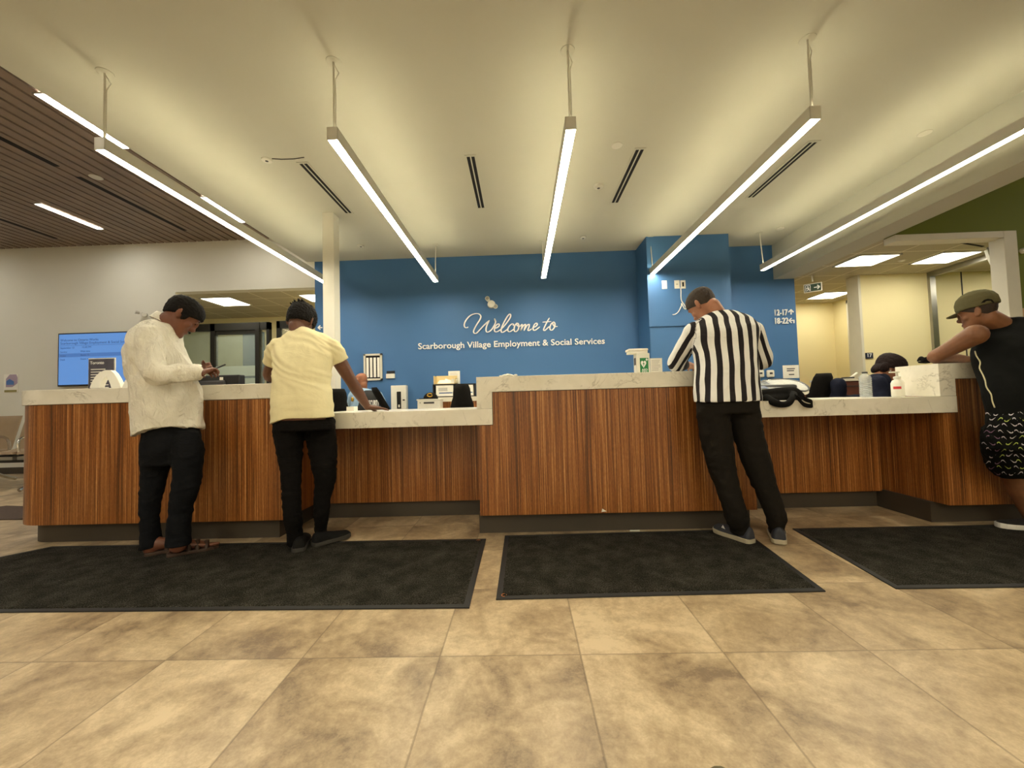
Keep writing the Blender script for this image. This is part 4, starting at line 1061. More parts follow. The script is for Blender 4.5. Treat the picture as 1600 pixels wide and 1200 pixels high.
MB().add([V((sx_ + .0375 * math.cos(a_), sy_ + .0375 * math.sin(a_), .8705 + z_)) for z_ in (hs * .3, hs * .4) for a_ in [PI + .15 + i * .15 for i in range(9)]], [[i, i + 1, 10 + i, 9 + i] for i in range(8)]).build('red_band', M['red'], t)
# black gloves by elbow
t = thing('black_glove', 'crumpled black glove on the right counter beside the bent elbow', 'glove', (2.62, 2.85, 1.0905))
blob([([J(1434, 564, 2.88), J(1439, 559, 2.88), J(1443, 563, 2.86)], [.006, .012, .014]), ([J(1442, 565, 2.86), J(1449, 559, 2.86), J(1452, 564, 2.84)], [.012, .01, .012]), ([J(1436, 566, 2.86), J(1446, 566, 2.86), J(1453, 565, 2.86)], [.008, .01, .01])], 'fabric', M['black_fabric'], t, .004, 2)

# paper scraps
p = atz(992, 831)
tag(MB().prism([(p.x - .035, p.y - .008), (p.x + .03, p.y - .012), (p.x + .036, p.y + .008), (p.x - .03, p.y + .012)], .007, .010, 'xy').build('paper_scrap', M['paper']), 'small white paper scrap on the floor at the mat edge under the middle counter', 'paper scrap')
p = at(944, 798, 2.745)
tag(MB().prism([(p.x - .018, p.z - .008), (p.x - .012, p.z + .014), (p.x + .016, p.z - .004)], 2.744, 2.7475).build('paper_scrap', M['paper']), 'tiny white paper corner sticking out at the wood bottom of the middle counter', 'paper scrap')

# beam seating at far left
M['seat_tan'] = flat('tan_seat_vinyl', srgb(150, 128, 100), .5, var=.06)
sp_ = at(6, 690, 5.0)
t = thing('waiting_bench', 'tan beam seat with metal legs and armrests beyond the rounded counter end', 'waiting seats', (sp_.x, 5.0, 0))
for i in range(3):
    x0 = -7.35 + i * .58
    if x0 + .5 > -5.62 + .3: continue
    g = MB(); rs = []
    for k in range(13):
        s_ = k / 12
        if s_ < .5: y, z = 4.75 + .9 * s_ * .95, .43 - .02 * math.sin(s_ * 2 * PI)
        else: y, z = 5.18 + (s_ - .5) * .22, .43 + (s_ - .5) * .88
        rs.append([V((x0, y, z)), V((x0 + .52, y, z)), V((x0 + .52, y + .02, z + .03)), V((x0, y + .02, z + .03))])
    g.rings(rs); g.build('seat', M['seat_tan'], t, smooth=True, bevel=.004)
    MB().box(x0, x0 + .52, 4.76, 5.2, .36, .40).build('seat_pan', M['alu'], t)
for i in range(4):
    x0 = -7.38 + i * .58
    if x0 > -5.6: continue
    MB().tube(smooth_pts([(x0, 5.15, .40), (x0, 5.12, .60), (x0, 4.95, .64), (x0, 4.8, .60), (x0, 4.80, .42)], 4), .016, 8).build('armrest', M['chrome'], t)
MB().box(-7.4, -5.62, 4.98, 5.06, .30, .36).build('beam', M['black_metal'], t)
for x0 in (-7.1, -5.95):
    MB().tube(smooth_pts([(x0, 4.6, .02), (x0, 4.8, .12), (x0, 5.02, .3)], 4), .022, 8).build('leg', M['chrome'], t); MB().tube(smooth_pts([(x0, 5.45, .02), (x0, 5.25, .12), (x0, 5.02, .3)], 4), .022, 8).build('leg', M['chrome'], t)
# shoe tip of viewer at bottom
p = atz(1120, 1200, .09)
t = thing('shoe', 'olive grey shoe toe poking into the bottom edge of the picture', 'shoe', (p.x, p.y - .1, 0))
M['olive'] = flat('olive_canvas', srgb(104, 94, 66), .8, var=.08, scale=30)
tipy = atz(1120, 1194.5, .03).y - .033
tx = atz(1120, 1194.5, .075).x
rs = []
for s_ in (0, .012, .04, .08, .13, .2, .3, .5, .75, 1):
    y = tipy - .27 * s_; q_ = math.sqrt(max(.01, 1 - (1 - min(1, s_ / .25 + .01)) ** 2)); w_ = .056 * q_; h_ = .012 + .06 * q_
    rs.append([V((tx + w_ * math.cos(a_), y, .02 + (h_ * max(0, math.sin(a_))) + (-.005 if math.sin(a_) < 0 else 0))) for a_ in [i * 2 * PI / 18 for i in range(18)]])
MB().rings(rs).build('upper', M['olive'], t, smooth='all')
MB().prism([(tx + .056 * math.cos(a_), tipy - .05 + .052 * math.sin(a_)) for a_ in [i * PI / 10 for i in range(11)]] + [(tx - .05, tipy - .27), (tx + .05, tipy - .27)], .001, .02, 'xy').build('sole', M['rubber'], t)
# ------------------------------------------------------------------ people
def cr(a, b, c, d, t): return .5 * ((2 * b) + (c - a) * t + (2 * a - 5 * b + 4 * c - d) * t * t + (3 * b - a - 3 * c + d) * t ** 3)
def interp(keys, n=5):
    """Catmull-Rom through lists of (Vector, r...)"""
    K = [keys[0]] + list(keys) + [keys[-1]]; out = []
    for i in range(1, len(K) - 2):
        for j in range(n): out.append(tuple(cr(K[i - 1][q], K[i][q], K[i + 1][q], K[i + 2][q], j / n) for q in range(len(keys[0]))))
    out.append(tuple(keys[-1])); return out
def limb(g, keys, n=14, caps=True):
    """keys: (point, radius)"""
    kk = interp([(V(p), r) for p, r in keys])
    g.tube([k[0] for k in kk], [max(.002, k[1]) for k in kk], n)
    if caps:
        for q in ((0,) if caps == 'start' else (0, -1)): g.ell(kk[q][0], (kk[q][1],) * 3, 12, 8)
def sec_px(x0, x1, y, Y, rb, ang=0.0):
    """cross-section whose silhouette spans x0..x1 in the photograph; rb = the other half axis; ang = heading of the solved axis"""
    c = at((x0 + x1) / 2, y, Y); d = _ray((x0 + x1) / 2, y); tx = d.x / d.y; nm = math.sqrt(1 + tx * tx)
    e = (x1 - x0) / 2 * Y / FPX / nm
    p = V((1, -tx, 0)) / nm; s_ = V((math.cos(ang), math.sin(ang), 0)); n_ = V((-math.sin(ang), math.cos(ang), 0))
    q = rb * abs(n_.dot(p))
    if q > e * .8: rb *= e * .8 / q; q = e * .8
    ra = math.sqrt(e * e - q * q) / max(.3, abs(s_.dot(p)))
    return (c, ra, rb, s_, n_)
def ring(s, n=28, k=1.0, sq=2.3, zf=None, ex=0):
    c, ra, rb, s_, n_ = s; out = []
    for i in range(n):
        a = 2 * PI * i / n; ca, sa = math.cos(a), math.sin(a)
        ca_ = math.copysign(abs(ca) ** (2 / sq), ca); sa_ = math.copysign(abs(sa) ** (2 / sq), sa)
        p = c + s_ * ((ra + ex) * k * ca_) + n_ * ((rb + ex) * k * sa_)
        if zf: p = p + V((0, 0, zf(ca, sa)))
        out.append(p)
    return out
def loft(g, secs, k=1.0, n=4, ex=0, hem=None, top=True):
    kk = interp([(c, ra, rb, s_, n_) for c, ra, rb, s_, n_ in secs], n)
    rs = [ring(q, k=k, ex=ex, zf=(hem if (hem and i == 0) else None)) for i, q in enumerate(kk)]
    g.rings(rs)
def limb_px(spans, Y, shrink=0):
    """spans: (x0, x1, y[, Y]) -> limb keys"""
    out = []
    for s_ in spans:
        yy = s_[3] if len(s_) > 3 else Y
        c, ra, rb, _, _ = sec_px(s_[0], s_[1], s_[2], yy, 1e-4); d = _ray((s_[0] + s_[1]) / 2, s_[2]); nm = math.sqrt(1 + (d.x / d.y) ** 2)
        out.append((c, (s_[1] - s_[0]) / 2 * yy / FPX / nm - shrink))
    return out
HEAD = [(-.116, .078, .040, .020), (-.104, .092, .005, .036), (-.085, .094, -.028, .049), (-.055, .092, -.055, .060), (-.025, .089, -.075, .067), (.005, .086, -.09, .072),
        (.035, .093, -.098, .075), (.065, .088, -.097, .074), (.09, .071, -.083, .064), (.108, .044, -.056, .044), (.118, .012, -.02, .016)]
def head_frame(c, yaw, pitch, roll=0, sc=1.0):
    """local x right, y face, z up; yaw: heading of the face in the floor plane (radians from +x), pitch down positive"""
    f = V((math.cos(yaw) * math.cos(pitch), math.sin(yaw) * math.cos(pitch), -math.sin(pitch)))
    r = V((math.sin(yaw), -math.cos(yaw), 0)); u = r.cross(f)
    r2 = r * math.cos(roll) + u * math.sin(roll); u2 = u * math.cos(roll) - r * math.sin(roll)
    return Matrix(((r2.x, f.x, u2.x, c.x), (r2.y, f.y, u2.y, c.y), (r2.z, f.z, u2.z, c.z), (0, 0, 0, 1))) @ Matrix.Diagonal((sc, sc, sc, 1))
def head_rings(F, off=0, cut=None):
    rs = []
    for z, fy, by, hw in HEAD:
        zz = z * (1 + off / .118); cy = (fy + by) / 2; hy = (fy - by) / 2 + off; w_ = hw + off
        pts = []
        for i in range(24):
            a = 2 * PI * i / 24; x = w_ * math.copysign(abs(math.cos(a)) ** .88, math.cos(a)); y = cy + hy * math.sin(a)
            pts.append(F @ V((x, y, zz)))
        rs.append(pts)
    return rs
def add_head(g, F, ears=True):
    g.rings(head_rings(F))
    R = F.to_3x3()
    def e(c, r, rot=None):
        g.ell(F @ V(c), r, 14, 10, rot=R if rot is None else R @ rot)
    e((0, .098, -.022), (.015, .019, .016)); e((0, .093, .004), (.010, .013, .028)); e((0, .088, -.062), (.025, .013, .010)); e((0, .083, -.095), (.024, .016, .017))
    e((.03, .078, .030), (.026, .016, .009)); e((-.03, .078, .030), (.026, .016, .009)); e((.042, .06, -.02), (.022, .024, .022)); e((-.042, .06, -.02), (.022, .024, .022))
    e((.030, .074, .010), (.014, .012, .009)); e((-.030, .074, .010), (.014, .012, .009))
    if ears:
        for s_ in (-1, 1):
            rt = Matrix.Rotation(s_ * .35, 3, 'Z') @ Matrix.Rotation(.12, 3, 'X')
            e((s_ * .079, -.012, .0), (.007, .020, .033), rt); e((s_ * .077, -.004, -.022), (.007, .010, .014), rt)
def finalize(g, name, mat, parent=None, vox=.007, smooth=4, wr=0, ws=(1, 1, 1), wsc=12, seed=0):
    o = g.build(name, mat, None)
    m_ = o.modifiers.new('r', 'REMESH'); m_.mode = 'VOXEL'; m_.voxel_size = vox
    m_ = o.modifiers.new('s', 'SMOOTH'); m_.iterations = smooth; m_.factor = .5
    dg = bpy.context.evaluated_depsgraph_get(); me = bpy.data.meshes.new_from_object(o.evaluated_get(dg)); o.modifiers.clear(); me.name = name
    old = o.data; o.data = me; bpy.data.meshes.remove(old)
    if wr:
        L = o.location; nv = [v.normal.copy() for v in me.vertices]
        for v, n_ in zip(me.vertices, nv):
            p = v.co + L; q = V((p.x * ws[0], p.y * ws[1], p.z * ws[2])) * wsc + V((seed, 0, 0))
            a = noise.noise(q + V((0, 0, 1.3 * noise.noise(q * .5)))); b = noise.noise(q * 2.3 + V((5, 1, 2)))
            v.co += n_ * wr * ((1 - abs(a) * 2.2) * .7 + b * .5 - .35)
    me.shade_smooth()
    if parent is not None:
        o.location = o.location - wpos(parent); o.parent = parent
    return o
def person(g, label, mat, vox=.0055, smooth=2):
    o = finalize(g, 'person', mat, None, vox, smooth); tag(o, label, 'person'); return o
def hair(F, o, mat, a=.008, b=.69, off=.012, amp=.004, name='hair', fn=None, vox=.0045):
    bm = bmesh.new(); rs = head_rings(F, off); vs = [[bm.verts.new(p) for p in r] for r in rs]
    n = 24
    for j in range(len(rs) - 1):
        for i in range(n): bm.faces.new([vs[j][i], vs[j][(i + 1) % n], vs[j + 1][(i + 1) % n], vs[j + 1][i]])
    bm.faces.new(vs[0][::-1]); bm.faces.new(vs[-1])
    bmesh.ops.recalc_face_normals(bm, faces=bm.faces)
    # keep the side above the hairline plane z = a + b*y
    co = F @ V((0, 0, a)); no = (F.to_3x3() @ V((0, -b, 1))).normalized()
    r = bmesh.ops.bisect_plane(bm, geom=bm.verts[:] + bm.edges[:] + bm.faces[:], plane_co=co, plane_no=no, clear_inner=True)
    ed = [e for e in bm.edges if e.is_boundary]
    if ed: bmesh.ops.holes_fill(bm, edges=ed)
    g = MB(); bm.verts.index_update(); g.add([v.co.copy() for v in bm.verts], [[v.index for v in f.verts] for f in bm.faces]); bm.free()
    if fn: fn(g)
    h = finalize(g, name, mat, o, vox, 3, amp, (1, 1, 1), 55)
    return h
def hand(g, w, d, nrm, thumb, curl=.25, sc=1.0, spread=.08, wr=.026):
    """w wrist, d pointing direction, nrm back-of-hand normal, thumb = +1/-1 side"""
    w = V(w); d = V(d).normalized(); nrm = V(nrm); nrm = (nrm - d * nrm.dot(d)).normalized(); s_ = d.cross(nrm).normalized() * thumb
    pl = .088 * sc
    rs = []
    for t, hw, th in ((-.012, .026, .022), (0.01, .029, .020), (.035, .037, .018), (.065, .042, .016), (.088, .040, .012)):
        c = w + d * t * sc; rs.append([c + s_ * (hw * sc * math.cos(a)) + nrm * (th * sc * math.sin(a)) for a in [k * 2 * PI / 14 for k in range(14)]])
    g.rings(rs)
    for k, (off, L) in enumerate(((.031, .070), (.0105, .079), (-.0105, .074), (-.030, .058))):
        p = w + d * (pl - .008) + s_ * off * sc; ang = spread * (1.5 - k); dd = (d * math.cos(ang) + s_ * math.sin(ang)).normalized(); cc = curl * (1 + .12 * k); ks = [(p, .0095 * sc)]
        cur = 0
        for j, fr in enumerate((.44, .31, .25)):
            cur += cc * (1 if j else .7); q = dd * math.cos(cur) - nrm * math.sin(cur); p = p + q * L * fr * sc; ks.append((p, (.0088, .0080, .0068)[j] * sc))
        limb(g, ks, 9)
    p = w + d * .022 * sc + s_ * .024 * sc
    t1 = (d * .62 + s_ * .62 - nrm * .3).normalized(); t2 = (d * .85 + s_ * .2 - nrm * .35).normalized()
    limb(g, [(p, .014 * sc), (p + t1 * .036 * sc, .0115 * sc), (p + t1 * .036 * sc + t2 * .028 * sc, .0095 * sc), (p + t1 * .036 * sc + t2 * .05 * sc, .0078 * sc)], 10)
def shoe(o, heel, yaw, mat, sole, L=.285, hgt=.085, lift=0.0, name='shoe', open_=False, zb=0.009, sole_h=.026, w=.050, stripe=None):
    """heel: back of the heel on the floor; yaw: toe heading"""
    f = V((math.cos(yaw), math.sin(yaw), 0)); r = V((math.sin(yaw), -math.cos(yaw), 0)); h0 = V((heel[0], heel[1], zb))
    g = MB(); rs = []
    for t, hw, ht in ((.0, .5, .8), (.04, .72, .98), (.16, .78, 1.0), (.30, .78, .98), (.42, .84, .84), (.6, .98, .70), (.78, 1.0, .60), (.92, .84, .54), (.99, .5, .42)):
        c = h0 + f * t * L; hh = hgt * ht
        rs.append([c + r * (w * hw * (math.cos(a) if math.sin(a) > 0 else math.copysign(abs(math.cos(a)) ** .5, math.cos(a)))) + V((0, 0, sole_h * .7 + (hh - sole_h * .7) * max(0, math.sin(a)) - .004 * (math.sin(a) < 0))) for a in [k * 2 * PI / 20 for k in range(20)]])
    g.rings(rs)
    sh = finalize(g, name, mat, o, .005, 3)
    g = MB(); poly = []
    prof = ((-.012, .35), (.0, .6), (.05, .84), (.2, .9), (.4, .9), (.6, 1.06), (.78, 1.08), (.92, .9), (1.0, .5), (1.015, .2))
    for t, hw in prof: poly.append(h0 + f * t * L + r * w * hw * .95)
    for t, hw in reversed(prof): poly.append(h0 + f * t * L - r * w * hw * .95)
    n = len(poly); up = V((0, 0, sole_h))
    top = [p + up + V((0, 0, .003 * max(0, ((p - h0).dot(f) / L - .7) / .3))) for p in poly]
    g.add(poly + top, [list(range(n))[::-1], list(range(n, 2 * n))] + [[i, (i + 1) % n, n + (i + 1) % n, n + i] for i in range(n)])
    g.build('sole', sole, sh, bevel=.004)
    return sh, h0, f, r

def skinmat(name, c):
    k = NT(name); v = k.coord(); a = tuple(min(1, x * 1.15) for x in c[:3]) + (1,); b = tuple(x * .82 for x in c[:3]) + (1,)
    k.col(k.ramp(k.noise(v, 14, 4, .6), [(.3, b), (.7, a)])); k.set(Roughness=.5); k.b.inputs['Subsurface Weight'].default_value = .08
    k.b.inputs['Subsurface Radius'].default_value = (.01, .004, .002); k.bump(k.noise(v, 240, 3), .12, .002); return k.m
def clothmat(name, c, var=.08, bump=.35, weave=500, fold=16, foldb=.5, rough=.9, fs=(1, 1, 1)):
    k = NT(name); v = k.coord(); a = tuple(min(1, x * (1 + var)) for x in c[:3]) + (1,); b = tuple(x * (1 - var) for x in c[:3]) + (1,)
    k.col(k.ramp(k.noise(v, 10, 4, .6), [(.3, b), (.7, a)])); k.set(Roughness=rough, Specular_IOR_Level=.12)
    vf = k.coord(fs); h = k.math('ADD', k.math('MULTIPLY', k.noise(v, weave, 2), .06), k.math('MULTIPLY', k.noise(vf, fold, 4, .55, 1.2), foldb))
    k.bump(h, bump, .02); return k.m
HAIR_B = flat('black_hair', srgb(15, 11, 9), .75, spec=.2, var=.4, scale=90, bump=.6, bscale=300)

# ---------------- man in white shirt
sk = skinmat('brown_skin', srgb(112, 68, 48))
hc = at(282, 494, 2.49); F1 = head_frame(hc, math.radians(44), math.radians(42), 0, 1.02)
A1 = math.radians(36)
tor = [sec_px(207, 322, 676, 2.48, .165, A1), sec_px(206, 320, 640, 2.48, .165, A1), sec_px(203, 317, 610, 2.48, .165, A1), sec_px(197, 309, 585, 2.48, .17, A1), sec_px(194, 298, 560, 2.48, .18, A1), sec_px(196, 289, 540, 2.48, .19, A1), sec_px(206, 284, 522, 2.48, .185, A1), sec_px(222, 281, 509, 2.48, .12, A1), sec_px(236, 281, 501, 2.48, .065, A1)]
hipL = limb_px([(213, 280, 682), (216, 272, 715), (217, 264, 745), (215, 256, 780), (216, 251, 815), (216, 256, 856)], 2.53)
hipR = limb_px([(262, 323, 676), (264, 322, 705), (268, 318, 740), (265, 314, 765), (262, 305, 790), (259, 300, 820), (257, 300, 852)], 2.45)
sh_r = at(232, 526, 2.33); el_r = at(242, 584, 2.27); wr_r = at(313, 583, 2.40)
sh_l = at(262, 528, 2.64); el_l = at(282, 585, 2.72); wr_l = at(319, 578, 2.60)
g = MB(); loft(g, tor[1:], k=.84); add_head(g, F1)
limb(g, [(at(252, 515, 2.48), .062), (F1 @ V((0, -.02, -.06)), .055)])
for a_, b_, c_ in ((sh_r, el_r, wr_r), (sh_l, el_l, wr_l)): limb(g, [(a_, .05), (a_.lerp(b_, .5), .046), (b_, .042), (b_.lerp(c_, .45), .038), (c_, .026)])
ph = at(335, 577, 2.53)
hand(g, wr_r, (at(331, 577, 2.50) - wr_r), V((-.2, -.8, .45)), -1, .55, .95)
hand(g, wr_l, (at(333, 574, 2.56) - wr_l), V((0, .9, .3)), 1, .5, .95)
for H_ in (hipL, hipR): limb(g, [(tor[1][0], .07)] + [(p, r * .72) for p, r in H_[2:]])
# bare feet
def foot(g, heel, yaw, L=.25, z0=.03):
    f = V((math.cos(yaw), math.sin(yaw), 0)); r = V((math.sin(yaw), -math.cos(yaw), 0)); h0 = V((heel[0], heel[1], z0))
    rs = []
    for t, hw, ht in ((.02, .022, .05), (.1, .03, .075), (.25, .032, .085), (.42, .036, .062), (.62, .044, .042), (.76, .046, .03), (.8, .04, .024)):
        rs.append([h0 + f * t * L + r * hw * math.cos(a) + V((0, 0, ht / 2 + ht / 2 * math.sin(a))) for a in [k * 2 * PI / 16 for k in range(16)]])
    g.rings(rs)
    for k, (o_, l_, rr) in enumerate(((.03, .24, .012), (.014, .23, .008), (0, .215, .008), (-.013, .2, .0075), (-.026, .185, .007))):
        b = h0 + r * o_ * (1 if True else 0) + V((0, 0, .011)); limb(g, [(b + f * L * .72, rr), (b + f * (l_ + .012), rr * .9)], 8)
    return h0, f, r
fl = foot(g, (-2.40, 2.50), math.radians(38)); frr = foot(g, (-2.235, 2.475), math.radians(38))
p1 = person(g, 'person in a loose white linen shirt and black trousers standing side-on, reading a phone', sk)
def burns(g_):
    for s_ in (-1, 1): g_.ell(F1 @ V((s_ * .074, .02, .012)), (.008, .018, .04), 12, 8, rot=F1.to_3x3())
hair(F1, p1, HAIR_B, a=.0, b=.52, off=.011, fn=burns)
# moustache / beard shading and eyes
R_ = F1.to_3x3()
MB().ell(F1 @ V((0, .103, -.047)), (.024, .006, .006), 12, 8, rot=R_).build('moustache', HAIR_B, p1, smooth='all')
for s_ in (-1, 1):
    MB().ell(F1 @ V((s_ * .031, .0865, .010)), (.010, .004, .004), 10, 6, rot=R_).build('eye', flat('dark_eye', srgb(30, 22, 18), .2), p1, smooth='all')
    MB().ell(F1 @ V((s_ * .032, .092, .032)), (.019, .004, .0035), 10, 6, rot=R_).build('eyebrow', HAIR_B, p1, smooth='all')
M['linen'] = clothmat('white_linen', srgb(226, 222, 208), .03, .9, 420, 24, 1.0, fs=(1, 1, .6))
g = MB()
hem = lambda ca, sa: (-.035 if ca < 0 else -.0) + .055 * (1 - abs(ca)) * (1 if True else 0) - .02
loft(g, tor, ex=.004, hem=lambda ca, sa: .05 * (1 - ca * ca) + (.012 if ca > 0 else -.012) * abs(ca))
limb(g, [(sh_r, .068), (sh_r.lerp(el_r, .5), .066), (el_r, .062), (el_r.lerp(wr_r, .5), .056), (wr_r.lerp(el_r, .08), .040)])
limb(g, [(sh_l, .068), (sh_l.lerp(el_l, .5), .064), (el_l, .06), (el_l.lerp(wr_l, .5), .05), (wr_l.lerp(el_l, .1), .038)])
shirt = finalize(g, 'shirt', M['linen'], p1, .006, 1, .019, (1, 1, .7), 8.5, 3)
# collar
cn = at(258, 503, 2.48); ax = V((math.cos(A1) * .5, math.sin(A1) * .5, .86)).normalized()
rs = []
for r_, t_ in ((.090, -.02), (.085, .004), (.078, .030), (.072, .028), (.074, -.01)):
    a0 = ax.orthogonal().normalized(); b0 = ax.cross(a0); rs.append([cn + V((.012, .004, 0)) + ax * t_ + (a0 * math.cos(k * PI / 12) + b0 * math.sin(k * PI / 12)) * r_ for k in range(24)])
MB().rings(rs, cap=False).build('collar', M['linen'], shirt, smooth='all')
q0, q1 = at(277, 506, 2.41), at(285, 524, 2.43)
# cuff
dcu = (wr_r - el_r).normalized()
MB().cyl(wr_r - dcu * .055, wr_r + dcu * .002, .041, .036, 20).build('cuff', M['linen'], shirt, smooth=True)
# side seam
g = MB(); g.tube([at(x, y, 2.315 + .0 * i) for i, (x, y) in enumerate(((280, 600), (281, 620), (281, 640), (280, 654)))], .0015, 5)
M['black_denim'] = clothmat('black_trousers', srgb(20, 21, 24), .2, .5, 600, 14, .7, fs=(1, 1, 2.2))
g = MB(); loft(g, [sec_px(216, 320, 724, 2.49, .12, A1), sec_px(214, 321, 700, 2.48, .14, A1), sec_px(214, 320, 676, 2.48, .13, A1), sec_px(214, 312, 640, 2.48, .12, A1)], ex=-.010)
for H_ in (hipL, hipR): limb(g, [(H_[0][0] - V((0, 0, .05)), H_[0][1] * .84)] + H_[1:], caps='start')
finalize(g, 'trousers', M['black_denim'], p1, .008, 3, .008, (1, 1, 2.0), 7, 7)
M['sandal'] = flat('brown_leather_sandal', srgb(62, 42, 30), .55, var=.1)
for h0, f, r in (fl, frr):
    prof = ((-.03, .3), (0, .62), (.1, .75), (.3, .7), (.5, .85), (.72, 1.02), (.88, .86), (.98, .5)); L = .26; w_ = .05; h0 = h0 - V((0, 0, .021))
    poly = [h0 + f * t * L + r * w_ * q for t, q in prof] + [h0 + f * t * L - r * w_ * q for t, q in reversed(prof)]
    n = len(poly); g = MB(); g.add(poly + [p + V((0, 0, .019)) for p in poly], [list(range(n))[::-1], list(range(n, 2 * n))] + [[i, (i + 1) % n, n + (i + 1) % n, n + i] for i in range(n)])
    sd_ = g.build('sandal', M['sandal'], p1, bevel=.003)
    for t, ht, hw in ((.40, .070, .040), (.56, .052, .046), (.74, .036, .050)):
        rs = []
        for k in range(13):
            a = PI * k / 12; c = h0 + V((0, 0, .02)) + f * t * L
            rs.append([c + r * hw * math.cos(a) + V((0, 0, ht * math.sin(a))) - f * .013, c + r * (hw + .003) * math.cos(a) + V((0, 0, (ht + .003) * math.sin(a))), c + r * hw * math.cos(a) + V((0, 0, ht * math.sin(a))) + f * .013])
        MB().rings(rs, cap=False).build('strap', M['sandal'], sd_, smooth='all')
# phone
t = thing('mobile_phone', 'black mobile phone held in both hands by the man in the white shirt', 'phone', tuple(ph))
A_, B_ = at(327, 580, 2.53), at(349.5, 570.5, 2.60); d = (B_ - A_).normalized(); s_ = d.cross(V((.3, .6, 1))).normalized(); n_ = s_.cross(d).normalized()
L_ = (B_ - A_).length
Rm = Matrix(((d.x, s_.x, n_.x, A_.x), (d.y, s_.y, n_.y, A_.y), (d.z, s_.z, n_.z, A_.z), (0, 0, 0, 1)))
MB().box(0, L_, -.036, .036, -.005, .004, mat=Rm).build('case', M['black_plastic'], t, bevel=.003)
MB().box(.004, L_ - .004, -.033, .033, .004, .0045, mat=Rm).build('screen', M['dark_grey'], t)

# ---------------- man in yellow T-shirt
sk2 = skinmat('dark_brown_skin', srgb(94, 58, 38))
hc = at(469.5, 503, 2.80); F2 = head_frame(hc, math.radians(97), math.radians(40), -.05, 1.05)
tor = [sec_px(423, 524, 656, 2.50, .125, 0), sec_px(424, 521, 628, 2.53, .125, 0), sec_px(426, 517, 600, 2.58, .125, 0), sec_px(428, 519, 575, 2.63, .125, 0), sec_px(426, 525, 552, 2.69, .125, 0), sec_px(430, 524, 538, 2.72, .11, 0), sec_px(437, 513, 526, 2.74, .085, 0), sec_px(450, 494, 518, 2.75, .062, 0), sec_px(459, 480, 512, 2.76, .045, 0)]
LL = limb_px([(424, 477, 668), (427, 476, 690), (434, 474, 720), (438, 472, 745), (439, 472, 775), (442, 473, 805), (446, 474, 828, 2.57), (448, 474, 850, 2.59)], 2.53)
RL = limb_px([(477, 526, 664), (478, 527, 690), (484, 528, 720), (490, 526, 748), (490, 519, 775), (490, 515, 805), (491, 512, 822, 2.66), (491, 512, 843, 2.68)], 2.63)
sh_l = at(434, 545, 2.70); el_l = at(421, 588, 2.80); wr_l = V((el_l.x + .16, 3.02, 1.125)); el_l.z = max(el_l.z, 1.14)
sh_r = at(519, 545, 2.72); el_r = at(549, 596, 2.80); wr_r = at(574, 634, 2.93); wr_r.z = .905
g = MB(); loft(g, tor, k=.88); add_head(g, F2)
limb(g, [(at(470, 528, 2.74), .062), (F2 @ V((0, -.015, -.07)), .050)])
limb(g, [(sh_l, .052), (sh_l.lerp(el_l, .5), .046), (el_l, .04), (el_l.lerp(wr_l, .4), .040), (wr_l, .026)])
limb(g, [(sh_r, .052), (sh_r.lerp(el_r, .55), .048), (el_r, .040), (el_r.lerp(wr_r, .35), .041), (wr_r, .026)])
hand(g, wr_r, V((.14, .10, -.022)), V((0, 0, 1)), 1 if False else -1, .08, 1.0, .12)
hand(g, wr_l, V((.5, .8, -.03)), V((0, 0, 1)), 1, .3)
for H_ in (LL, RL): limb(g, [(p, r * .8) for p, r in H_[:-1]])
p2 = person(g, 'person in pale yellow T-shirt and black jeans leaning one palm on the low counter', sk2)
def tuft(g_):
    random.seed(5)
    for i in range(46):
        a = random.uniform(0, 2 * PI); b = random.uniform(.15, 1.1); x = .085 * math.cos(a) * math.sin(b); y = -.01 + .1 * math.sin(a) * math.sin(b); z = .045 + .09 * math.cos(b)
        p = F2 @ V((x, y, z)); q = F2 @ V((x * 1.12 - .01, y * 1.05 - .022, z + .008)); g_.tube([p, (p + q) / 2 + V((0, 0, .002)), q], [.011, .008, .003], 6)
hair(F2, p2, HAIR_B, a=-.012, b=.5, off=.014, amp=.006, fn=tuft)
M['yellow_tee'] = clothmat('pale_yellow_cotton', srgb(224, 214, 172), .03, .35, 500, 8, .7, fs=(1, 1, 1.6))
g = MB(); loft(g, tor, ex=.005, hem=lambda ca, sa: (-.05 * max(0, -ca - .3) + .0) + .008)
# folds: diagonal sweep ridges across the back
limb(g, [(sh_l + V((.01, 0, .0)), .072), (sh_l.lerp(el_l, .3), .072), (sh_l.lerp(el_l, .52), .064)], caps='start')
limb(g, [(sh_r + V((-.01, 0, .0)), .070), (sh_r.lerp(el_r, .22), .068), (sh_r.lerp(el_r, .40), .066)], caps='start')
sh2 = finalize(g, 'shirt', M['yellow_tee'], p2, .008, 3)
me = sh2.data; L0 = wpos(sh2)
nv = [v.normal.copy() for v in me.vertices]
for v, n_ in zip(me.vertices, nv):
    p = v.co + L0; q = (p.x * .55 + p.z * 1.0); w_ = noise.noise(V((q * 16 + 1.5 * noise.noise(V((p.x * 5, p.z * 5, 2))), p.x * 2.2, 3)))
    band = noise.noise(V((p.x * 5, p.y * 5, p.z * 22)));
    lo_ = max(0, min(1, (1.05 - p.z) / .12))
    v.co += n_ * (.009 * (1 - abs(w_) * 2.4) * (1 - lo_) + .008 * lo_ * band - .003)
g = MB()
rs = []
for k in range(21):
    a = PI * (1.12 + .76 * k / 20); c = at(471, 521, 2.68)
    rs.append(c + V((.088 * math.cos(a), -.02 + .02 * abs(math.cos(a)), .075 + .115 * math.sin(a) * .9)))
M['black_jeans'] = clothmat('black_jeans', srgb(17, 15, 14), .2, .5, 600, 16, .7, fs=(1, 1, 2.5))
